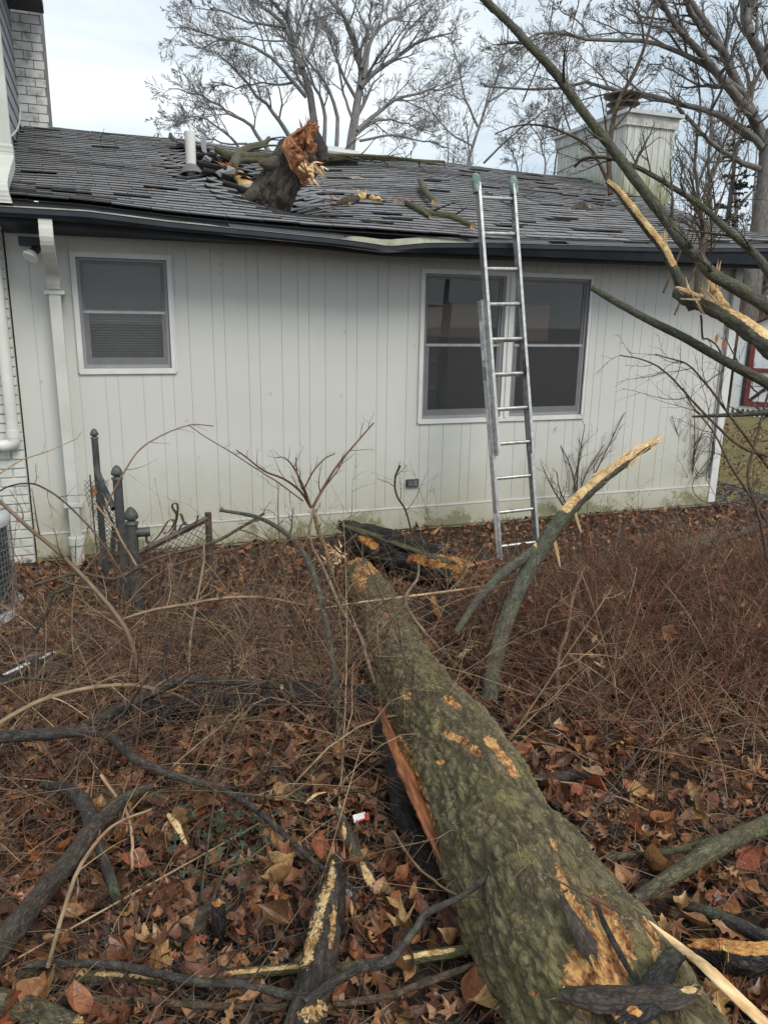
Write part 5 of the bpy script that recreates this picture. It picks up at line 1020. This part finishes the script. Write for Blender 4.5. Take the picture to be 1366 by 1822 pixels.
# torn face: ragged cone of fibres from the cut ring
mb=MB();c0=np.array(sy(532,284,.42));n=30;kk=60
dirn=norm(np.array([.62,-.75,.15]));Aa=norm(np.cross(dirn,(0,0,1)));Bb=np.cross(Aa,dirn)
if Bb[2]<0: Bb=-Bb
V=[]
for i in range(n):
    t=i/(n-1)
    for j in range(kk):
        a=j*2*math.pi/kk;ln=.05+.17*max(0,math.sin(a))**2+.09*max(0,-math.sin(a-.5))**2
        r_=(.195+.03*math.sin(3*a+1)+.015*math.sin(7*a));u=t/.45 if t<.45 else 1;q_=0 if t<.45 else (t-.45)/.55
        p=c0+(Aa*math.cos(a)+Bb*math.sin(a)*(1.35 if math.sin(a)>0 else 1.0))*r_*(1-q_**1.2)*(1-.12*u)+dirn*(ln*u-(ln-.06)*q_)+Bb*.05*u
        q=mnoise.fractal((p[0]*16,p[1]*16,p[2]*16),.7,2.1,5);p=p+dirn*(q*.06+.03*math.sin(a*9+q*3)*(t<.7))*min(1,t*4)+(Aa*math.cos(a)+Bb*math.sin(a))*q*.02*(t<.6);V.append(p)
Fq=[(i*kk+j,i*kk+(j+1)%kk,(i+1)*kk+(j+1)%kk,(i+1)*kk+j) for i in range(n-1) for j in range(kk)]
stb(mb.add(V,Fq),'torn_end',MAT['orange_wood'])
stb(splinters(sy(556,300,.12),(.6,-.4,-.65),30,.09,.016,.35,.04),'splinters',MAT['fresh_wood'],False)
stb(splinters(sy(545,250,.32),(.15,0,1),40,.17,.02,.2,.03),'splinters',MAT['orange_wood'],False)
# dark curled bark rim at the tip
stb(lumpy(MB(),[sy(556,226,.62),sy(563,244,.6),sy(570,265,.55),sy(574,285,.5)],np.array([4,7,9,6])*10/1348,16,40,.6,(0,1,0),.5,10,.03),'bark_flap',MAT['charred'])
for pts,r,Y_ in [([(500,320),(475,330),(450,345),(432,356)],[26,16,11,7],(.6,.55)),([(515,300),(485,292),(462,290)],[22,13,4],(.5,.45))]:
    P=[sy(a,b,Y_[0]+(Y_[1]-Y_[0])*i/(len(pts)-1)) for i,(a,b) in enumerate(pts)];stb(lumpy(MB(),P,np.array(r)*dist(P)/1348,28,40,1.,(0,1,0),.3,9,.02),'branch_stub',bark)
GR_='branches and debris on the roof'
def onroof(px,py,h=.03):
    d=ray(px,py);
    for t in np.linspace(5,14,2600):
        p=CAM+d*t
        if p[1]>-.5 and p[2]<float(zr(p[0],p[1]))+h: return p
    return CAM+d*10
def rb(label,mat,pts,r,h=.03,tw=None,name='roof_branch',amp=.25,mask=None,spl=None,cat='branch',**k):
    P=np.array([onroof(a,b,h) for a,b in pts]);R=np.interp(np.linspace(0,1,len(P)),np.linspace(0,1,len(r)),r)*dist(P)/1348;mb=MB()
    lumpy(mb,P,R,k.get('k',12),k.get('n',36),k.get('flat',1.),(0,0,1),amp,20,.02,mask)
    if tw:
        A,B=sprout(resamp(P,14)[None],np.linspace(R[0],R[-1],14)[None],tw,.3,.8,.5,N=5,wob=.15,rmin=.004);mb.tubes(A,B,3)
    o=tag(mb.build(name,MAT[mat],smooth=True),label,cat,GR_)
    if spl: addsub(o,splinters(P[-1] if spl[0] else P[0],spl[1],spl[2],spl[3],.01,.5,.04),'splinters',MAT['orange_wood'])
    return o
rb('long mossy pole along the ridge right of the stump','branch_moss',[(500,280),(575,282),(640,280),(700,283),(790,287)],(5,5,3,2),.12,10)
rb('thinner pole crossing above the ridge pole','branch_moss',[(560,276),(640,276),(720,282),(785,293)],(3,3,1.5),.16,6)
rb('pale forked limb lying across the hole left of the stump','branch_moss',[(412,300),(425,275),(445,262),(470,255),(478,245)],(9,8,6,3),.1,3,spl=(0,(-.6,-.3,.3),24,.15))
rb('dark limb lying over the ridge left of the stump','branch_moss',[(385,265),(410,277),(450,278),(500,277)],(6,8,7,6),.1)
rb('thin pole beneath the forked limb left of the stump','branch_moss',[(420,285),(460,284),(500,282)],(4,4,3),.13)
rb('short dark stub sticking over the ridge beside the vent pipe','branch_dark',[(312,252),(305,245),(303,238)],(5,5,3),.02)
rb('torn plank leaning in the roof hole','rotten',[(415,300),(432,320),(443,345)],(14,17,12),-.02,flat=.4,mask=side(90,60))
rb('short mossy log on the roof left of the ladder top','branch_moss',[(735,365),(760,378),(800,385),(840,402)],(6,7,7,6),.04,3)
rb('upright thick stick on the roof left of the ladder','branch_moss',[(748,322),(757,340),(772,358)],(5,6,5),.1)
rb('mossy stick end broken orange lying mid roof','branch_moss',[(725,362),(745,372),(765,385)],(6,6,3),.05,spl=(0,(-1,-.3,.3),14,.12))
rb('heap of rotten orange wood on the roof right of the stump','rotten',[(597,366),(625,358),(650,350),(672,360)],(7,13,15,9),.03,k=24,n=60,amp=.9,flat=.7,mask=lambda V,t,v:(fbm(V,6,2)>-.1)*1.,cat='wood chunk',spl=(0,(-1,-.3,.1),16,.15))
rb('thin orange bark flake on the upper roof','rotten',[(612,317),(635,316),(655,320)],(3,5,2),.02,flat=.4,mask=lambda V,t,v:np.ones(t.shape),cat='bark')
rb('small rotten chunk on the roof right of the ladder','rotten',[(1018,372),(1035,370),(1052,375)],(6,9,4),.02,k=18,amp=.9,mask=side(180,70),cat='wood chunk',tw=3)
rb('thin dark stick lying behind the small rotten chunk','branch_dark',[(1045,376),(1070,368),(1100,360)],(2.5,2),.02,3)
rb('pale bark strip lying low on the roof at left','branch_moss',[(85,336),(120,335),(150,333),(185,331)],(2,3.5,3.5,2),.02,flat=.5,cat='bark')
rb('small stick on the shingles left of the vent pipe','branch_moss',[(300,283),(310,280)],(3,2),.02)
rb('crooked twig high on the left of the roof','branch_dark',[(155,240),(170,250),(195,256),(235,258)],(1.2,1),.02,4,cat='twig')
rb('dark twig right of the ladder low on the roof','branch_dark',[(930,350),(950,358),(975,362)],(2.5,1.5),.02,4)
rb('twiggy stick above the ladder rungs on the roof','branch_dark',[(865,345),(885,355),(915,372)],(4,3),.02,3)
rb('flat grey flake by the rotten heap','guard',[(680,355),(700,362),(712,368)],(6,10,6),.01,flat=.25,cat='bark')
n=1100;P=[];R=[]
for _ in range(n):
    x=RNG.uniform(1.9,6.9) if RNG.random()<.9 else RNG.uniform(-.6,1.2);y=RNG.uniform(-.4,3.9);a=RNG.normal(-.3,.7);l=RNG.gamma(2,.045)+.02;c=np.array([x,y]);q=[]
    for t in (-.5,0,.5):
        xx_=c+np.array([math.cos(a),math.sin(a)])*l*t+RNG.normal(0,.008,2);q.append((xx_[0],xx_[1],float(zr(*xx_))+.02))
    P.append(q);R.append(np.array([.6,1,.5])*RNG.uniform(.003,.012))
tag(MB().tubes(np.array(P),np.array(R),4).build('roof_debris',MAT['branch_brown']),'small twigs and bark crumbs scattered on the shingles',kind='stuff')
# ---------------------------------------------------------------- discarded things
def quadstrip(label,cat,name,parts):
    root=None
    for nm,mat,pts,w_,h in parts:
        P=np.array([atG(a,b,h) for a,b in pts]);R=np.array(w_)*dist(P)/1348;mb=lumpy(MB(),P,R,10,20,.22,(0,0,1),.15,10,.0)
        if root is None: root=tag(mb.build(name,MAT[mat],smooth=True),label,cat)
        else: addsub(root,mb,nm,MAT[mat],True)
    return root
quadstrip('dark discarded plastic board with white and yellow edging at the left','plastic board','plastic_board',[('board','black_plastic',[(5,1215),(40,1190),(80,1170),(118,1160)],(16,24,28,16),.10),
 ('edge_strip','steel',[(25,1182),(50,1168),(66,1165)],(3,4,3),.17),('edge_strip','white_scrap',[(8,1200),(30,1190),(50,1180)],(4,5,5),.17),('edge_strip','white_scrap',[(72,1172),(88,1163),(98,1160)],(3,4,3),.17),('edge_tip','yellow_scrap',[(97,1161),(102,1160),(107,1161)],(4,4,3),.18)])
tag(lumpy(MB(),[atG(60,1195,.08),atG(90,1190,.12),atG(120,1180,.05)],np.array([14,26,14])*3.6/1348,20,30,.6,(0,0,1),.6,9).build('soil_clod',MAT['rotten'],smooth=True),'dirt clod resting on the discarded board','clod')
p=atG(640,1455,.08);o=tag(MB().obox(p,(1,.15,0),(0,.6,.8),(0,-.8,.6),.022,.011,.002,jit=.002).build('paper_scrap',MAT['white_scrap']),'small white and red paper scrap among the twigs','paper scrap');addsub(o,MB().obox(p+np.array([.024,-.004,.002]),(1,.15,0),(0,.6,.8),(0,-.8,.6),.006,.011,.002,jit=.002).obox(p+np.array([.0,-.01,-.003]),(1,.15,0),(0,.6,.8),(0,-.8,.6),.018,.0022,.003),'red_edge',MAT['red_scrap'])
# gravel at the corner
P=RNG.uniform((6.8,-.9),(7.9,1.2),(700,2));mb=MB()
for x,y in P: 
    r=RNG.uniform(.015,.035);V=[(x+r*math.cos(a)*RNG.uniform(.7,1.2),y+r*math.sin(a)*RNG.uniform(.7,1.2),float(gh(x,y))+z) for z in (.0,r) for a in (0,1.57,3.14,4.71)];mb.add(V,[(0,1,5,4),(1,2,6,5),(2,3,7,6),(3,0,4,7),(4,5,6,7)])
tag(mb.build('gravel',simple('gravel',[(.03,.03,.035),(.09,.09,.1)],20,.7,0,isl=1.)),'dark gravel patch at the house corner',kind='stuff')
# ---------------------------------------------------------------- leaves
LVN=[]
def strip_leaf(ws,cols=1,bend=.12):
    LVN.clear()
    n=len(ws);V=[];u=np.linspace(0,1,n)
    for t,w_ in zip(u,ws):
        for c in np.linspace(-1,1,2*cols+1): V.append((c*w_+.05*math.sin(t*3.3),t-.5+.06*abs(c)*w_,bend*abs(c)*w_*1.2));LVN.append((c*w_,t,0))
    k=2*cols+1;Fq=[(i*k+j,i*k+j+1,(i+1)*k+j+1,(i+1)*k+j) for i in range(n-1) for j in range(k-1)];return np.array(V),np.array(Fq),np.array(LVN)
OAK=[.012,.012,.06,.15,.17,.08,.1,.24,.27,.12,.11,.28,.26,.14,.1,.12,.05,.01];OV=[.015,.12,.2,.25,.24,.18,.08,.01];OV2=[.01,.16,.28,.3,.2,.02];WIL=[.01,.07,.1,.1,.06,.01]
def maple(nl=5):
    tips=[(-2.3,.38),(-1.15,.5),(0,.62),(1.15,.5),(2.3,.38)];V=[(0,0,0)];ang=[]
    for i,(a,r) in enumerate(tips):
        V+=[(r*.55*math.sin(a-.28),r*.55*math.cos(a-.28),.03),(r*math.sin(a),r*math.cos(a),.0),(r*.55*math.sin(a+.28),r*.55*math.cos(a+.28),.03)]
        if i<4: b=(a+tips[i+1][0])/2;V.append((.2*math.sin(b),.2*math.cos(b),.02))
    V+=[(0,-.12,0)];n=len(V)-1;F4=[]
    idx=list(range(1,n+1))
    for i in range(0,n-1,2): F4.append((0,idx[i],idx[i+1],idx[(i+2)%n] if i+2<n else idx[0]))
    V=np.array(V);L=V*1.;L[:,0]=np.abs(V[:,0])*1.2;L[:,1]=V[:,1]+.3;L[:,2]=0;return V,np.array(F4),L
SHP=[strip_leaf(OAK),strip_leaf(OV),strip_leaf(OV2),maple(),strip_leaf(WIL)]
def leafbatch(mb,sh,C,size,tilt=.5,curl=.5):
    V,Fq,LV=sh;n=len(C);V=V.copy();yaw=RNG.uniform(0,6.28,n);tx=RNG.normal(0,tilt,n);ty=RNG.normal(0,tilt,n)
    cz1=RNG.normal(.3,1,n)*curl;cz2=RNG.normal(.5,1.,n)*curl;X=np.broadcast_to(V,(n,)+V.shape).copy()
    X[:,:,2]+=cz1[:,None]*X[:,:,0]**2*2+cz2[:,None]*X[:,:,1]**2+RNG.normal(0,.02,(n,len(V)))
    X*=np.asarray(size)[:,None,None]*np.stack([RNG.uniform(.75,1.2,n),np.ones(n),np.ones(n)],-1)[:,None]
    def rot(X,a,i,j):
        c,s=np.cos(a)[:,None],np.sin(a)[:,None];A=X[:,:,i]*c-X[:,:,j]*s;B=X[:,:,i]*s+X[:,:,j]*c;X[:,:,i]=A;X[:,:,j]=B
    rot(X,tx,1,2);rot(X,ty,0,2);rot(X,yaw,0,1);X+=C[:,None]
    Fa=(Fq[None]+(np.arange(n)*len(V))[:,None,None]).reshape(-1,Fq.shape[1]);return mb.add(X.reshape(-1,3),Fa,lv=np.tile(LV,(n,1)))
def scat(n,x0,x1,y0,y1,hz):
    x=RNG.uniform(x0,x1,n);y=RNG.uniform(y0,y1,n);return np.stack([x,y,gh(x,y)+RNG.uniform(.005,hz,n)],-1)
lm=MB()
for si,fr in ((0,.36),(1,.27),(2,.22),(3,.07),(4,.08)):
    for (n,b,s) in ((9000,(-1.6,7.6,-2.9,-.03,.05),(.04,.085)),(9000,(-1.2,5.5,-4.7,-2.7,.07),(.045,.095)),(5200,(-.8,3.2,-6.3,-4.6,.06),(.04,.085)),(4200,(6.8,13,-3.5,7,.05),(.04,.08))):
        k=int(n*fr);leafbatch(lm,SHP[si],scat(k,*b),RNG.uniform(*s,k),.5,1.1)
tag(lm.build('leaf_litter',MAT['leaf']),'wet brown and rust fallen leaves covering the ground',kind='stuff')
nearm=[]
for sh in (strip_leaf(OAK,2,.15),strip_leaf([.015,.08,.14,.2,.24,.26,.25,.22,.17,.1,.04,.01],2,.1),maple(),strip_leaf([.01,.14,.24,.29,.3,.26,.18,.08,.01],2,.2)):
    for v in range(3):
        V,Fq,LV=sh;X=V.copy();a,b=RNG.normal(1.2,1.5),RNG.normal(1.0,1.3);X[:,2]+=a*X[:,0]**2*2+b*X[:,1]**2+.05*np.sin(X[:,1]*9+v)*np.sign(X[:,0])*np.abs(X[:,0])*2
        nearm.append(MB().add(X,Fq,lv=LV).mesh('leaf',MAT['leaf_near']))
PL=[]
while len(PL)<300:
    x=RNG.uniform(-.5,2.3);y=RNG.uniform(-6.1,-4.3);P=np.array([x,y,float(gh(x,y))]);px,py,z=project(P)
    if not(-20<px<1390 and 1330<py<1850): continue
    o=bpy.data.objects.new('leaf',random.choice(nearm[:6]*2+nearm[9:]*2+nearm[6:9]));COL.objects.link(o);o.parent=ground;s=random.uniform(.055,.12)
    o.location=(x,y,P[2]+random.uniform(.03,.1));o.scale=(s*random.uniform(.8,1.1),s,s);o.rotation_euler=(random.gauss(0,.5),random.gauss(0,.5),random.uniform(0,6.28));PL.append(o)
# hand placed leaves that stand out in the photo
for (px,py,kind,s,h,rx,ry,rz) in [(380,735+890,0,0,0,0,0,0)]: pass
# two orange leaves on the hooked twig and dry leaves caught on fence
for lab,px,py,Y_,s in [('orange leaf hanging left of its twin before the far corner',1275,602,-3.8,.05),('orange leaf hanging right of its twin before the far corner',1288,613,-3.8,.055),('curled orange leaf caught on the post fence wire',165,875,-.9,.1)]:
    V,Fq,LV=strip_leaf(OV,2,.3);P=atY(px,py,Y_);X=V*s;X=X[:,[0,2,1]];tag(MB().add(X+P,Fq).build('hanging_leaf',MAT['leaf_near']),lab,'leaf')
# ivy patch
c=[];
for _ in range(260):
    while True:
        px,py=RNG.normal(400,85),RNG.normal(1475,45)
        if 190<px<560 and 1390<py<1600: break
    c.append(atG(px,py,RNG.uniform(.02,.13)))
tag(leafbatch(MB(),maple(),np.array(c),RNG.uniform(.02,.05,260),.5,.3).build('ivy',MAT['ivy']),'dark green ivy leaves among the litter at lower left',kind='stuff')
# ---------------------------------------------------------------- brambles and brush
def arcs(n,box,L,el,r,N=8,droop=1.,dens=None):
    x=RNG.uniform(box[0],box[1],n);y=RNG.uniform(box[2],box[3],n);az=RNG.uniform(0,6.28,n);e=RNG.uniform(*el,n);l=RNG.uniform(*L,n);s=np.linspace(0,1,N)
    d=np.stack([np.cos(az)*np.cos(e),np.sin(az)*np.cos(e),np.sin(e)],-1);P=np.zeros((n,N,3));b=np.stack([x,y,gh(x,y)],-1);k=RNG.uniform(.2,1.,n)*droop
    bend=RNG.normal(0,.2,(n,3))
    P=b[:,None]+l[:,None,None]*(d[:,None]*s[None,:,None]+np.array([0,0,-1])*(k[:,None]*s[None]**2)[...,None]*.7+d[:,None]*[1,1,0]*(s**2)[None,:,None]*.3+bend[:,None]*(s**2)[None,:,None])
    g=gh(P[...,0],P[...,1]);P[...,2]=np.maximum(P[...,2],g+.01+.02*RNG.random(P.shape[:2]))
    R=(RNG.uniform(*r,n))[:,None]*(1-.6*s)[None];return P,R
def thicket(name,label,mat,n,box,L,el,r,tw,droop=1.):
    P,R=arcs(n,box,L,el,r,droop=droop);mb=MB().tubes(P,R,4);A,B=P,R
    for nc,lf in tw: A,B=sprout(A,B,nc,lf,.8,.6,N=4,wob=.2,up=.0,rmin=.0009);mb.tubes(A,B,3)
    return tag(mb.build(name,MAT[mat],smooth=True),label,kind='stuff')
thicket('bramble_thicket','tangle of thin red bramble stems in the left middle','twig_red',300,(-1.0,1.4,-4.5,-2.1),(.35,1.1),(.2,1.3),(.0018,.0042),((4,.3),(3,.4)))
thicket('bramble_thicket','tangle of thin tan bramble stems in the left middle','twig_tan',200,(-1.0,1.4,-4.6,-2.2),(.35,1.1),(.2,1.3),(.0016,.0036),((4,.3),(2,.4)))
thicket('bramble_thicket','fine dead twigs strewn over the foreground leaves','twig_tan',520,(-.6,2.4,-6.1,-4.1),(.1,.5),(-.1,.45),(.0008,.002),((3,.4),))
thicket('bramble_thicket','fine dark twigs strewn over the foreground leaves','twig_red',520,(-.6,2.6,-6.1,-4.0),(.1,.55),(-.1,.5),(.0008,.0022),((3,.4),(2,.5)))
thicket('bramble_thicket','loose stems over the leaves in front of the wall','twig_red',80,(-.9,5.5,-2.2,-.6),(.2,.7),(.1,1.2),(.0012,.0028),((4,.35),(2,.4)))
thicket('bramble_canes','long thicker tan canes arching through the left thicket','twig_tan',75,(-1.0,1.3,-4.7,-2.2),(.5,1.3),(.2,1.2),(.003,.0062),((7,.35),(4,.4)))
thicket('bramble_canes','long thicker dark canes arching through the left thicket','branch_brown',90,(-1.0,1.3,-5.2,-2.2),(.5,1.2),(.05,1.0),(.003,.0075),((7,.35),(4,.4)))
thicket('bramble_canes','dark crossing sticks low over the lower left leaves','branch_dark',60,(-.5,.9,-5.9,-4.5),(.25,.8),(-.05,.3),(.003,.007),((5,.35),(3,.4)))
thicket('bramble_canes','brown canes leaning through the right brush','branch_brown',70,(1.8,5.2,-4.8,-2.0),(.5,1.2),(.2,1.2),(.0025,.006),((7,.35),(4,.4)))
# reddish brush heap at right
def brush(n,box,hmax,mat,label,tw,fr=.5,r=(.002,.0045)):
    x=RNG.uniform(box[0],box[1],n);y=RNG.uniform(box[2],box[3],n);u=(x-box[0])/(box[1]-box[0]);v=(y-box[2])/(box[3]-box[2])
    hh=hmax*np.clip(4*u*(1-u)+.35,0,1)*np.clip(3.2*v*(1-v)+.25,0,1);az=RNG.normal(.9,1.1,n);e=RNG.uniform(.0,1.2,n);l=RNG.uniform(.25,.75,n);s=np.linspace(0,1,6)
    b=np.stack([x,y,gh(x,y)+hh*RNG.uniform(0,.55,n)],-1);d=np.stack([np.cos(az)*np.cos(e),np.sin(az)*np.cos(e),np.sin(e)*.8],-1)
    P=b[:,None]+l[:,None,None]*(d[:,None]*s[None,:,None]+RNG.normal(0,.12,(n,1,3))*(s**2)[None,:,None]+np.array([0,0,-.25])*(s**2)[None,:,None]);R=RNG.uniform(*r,n)[:,None]*(1-.6*s)[None]
    mb=MB().tubes(P,R,4);A,B=P,R
    for nc,lf in tw: A,B=sprout(A,B,nc,lf,.7,.6,N=3,wob=.15,rmin=.0008);mb.tubes(A,B,3)
    return tag(mb.build('brush_heap',MAT[mat],smooth=True),label,kind='stuff')
brush(760,(2.0,4.9,-4.4,-2.6),.72,'twig_rust','dense heap of rusty dead needle twigs right of the sapling',((8,.3),(7,.3)))
brush(500,(1.7,3.6,-4.9,-3.6),.34,'twig_rust','lower rusty twig heap beside the trunk',((8,.3),(6,.3)))
brush(420,(1.9,5.6,-4.3,-1.8),.55,'twig_tan','loose straw-coloured stems over the rusty heap',((3,.4),),r=(.0016,.0036))
brush(260,(1.6,3.2,-5.1,-4.2),.15,'twig_tan','straw stems over the leaves right of the trunk',((3,.4),),r=(.001,.0025))
for nm_,mt_,n_,bx,L_ in (('upright red-brown stems standing in the brush at right','twig_rust',420,(2.05,4.9,-4.5,-2.7),(.35,.8)),('upright tan stems standing in the brush at right','twig_tan',150,(1.9,5.4,-4.5,-2.2),(.35,.8)),('upright dark stems standing in the left thicket','twig_red',70,(-1.0,1.4,-4.4,-2.2),(.4,.9))):
    thicket('brush_stems',nm_,mt_,n_,bx,L_,(.8,1.5),(.0022,.0055),((6,.35),(5,.4)),.35)
mb=MB();c=np.stack([RNG.uniform(1.9,4.9,270),RNG.uniform(-4.6,-2.1,270)],-1);C=np.array([(a,b,float(gh(a,b))+RNG.uniform(.05,.42)) for a,b in c]);
for si in (0,1,3): leafbatch(mb,SHP[si],C[si*67:si*67+67],RNG.uniform(.04,.1,67),.9,.8)
tag(mb.build('caught_leaves',MAT['leaf_near']),'dry leaves caught in the twig heap at right',kind='stuff')
# moss patches and grass by the far corner
mb=MB();n=26000;x=RNG.uniform(6.9,13,n);y=RNG.uniform(-1.4,7,n);g=gh(x,y);a=RNG.uniform(0,6.28,n);h=RNG.uniform(.015,.05,n);w_=.004
V=np.stack([np.stack([x-w_*np.cos(a),y-w_*np.sin(a),g],-1),np.stack([x+w_*np.cos(a),y+w_*np.sin(a),g],-1),np.stack([x+RNG.normal(0,.012,n),y+RNG.normal(0,.012,n),g+h],-1)],1).reshape(-1,3)
tag(mb.add(V,np.arange(3*n).reshape(-1,3)).build('grass',MAT['grass']),'short yellowed grass blades of the lawn',kind='stuff')
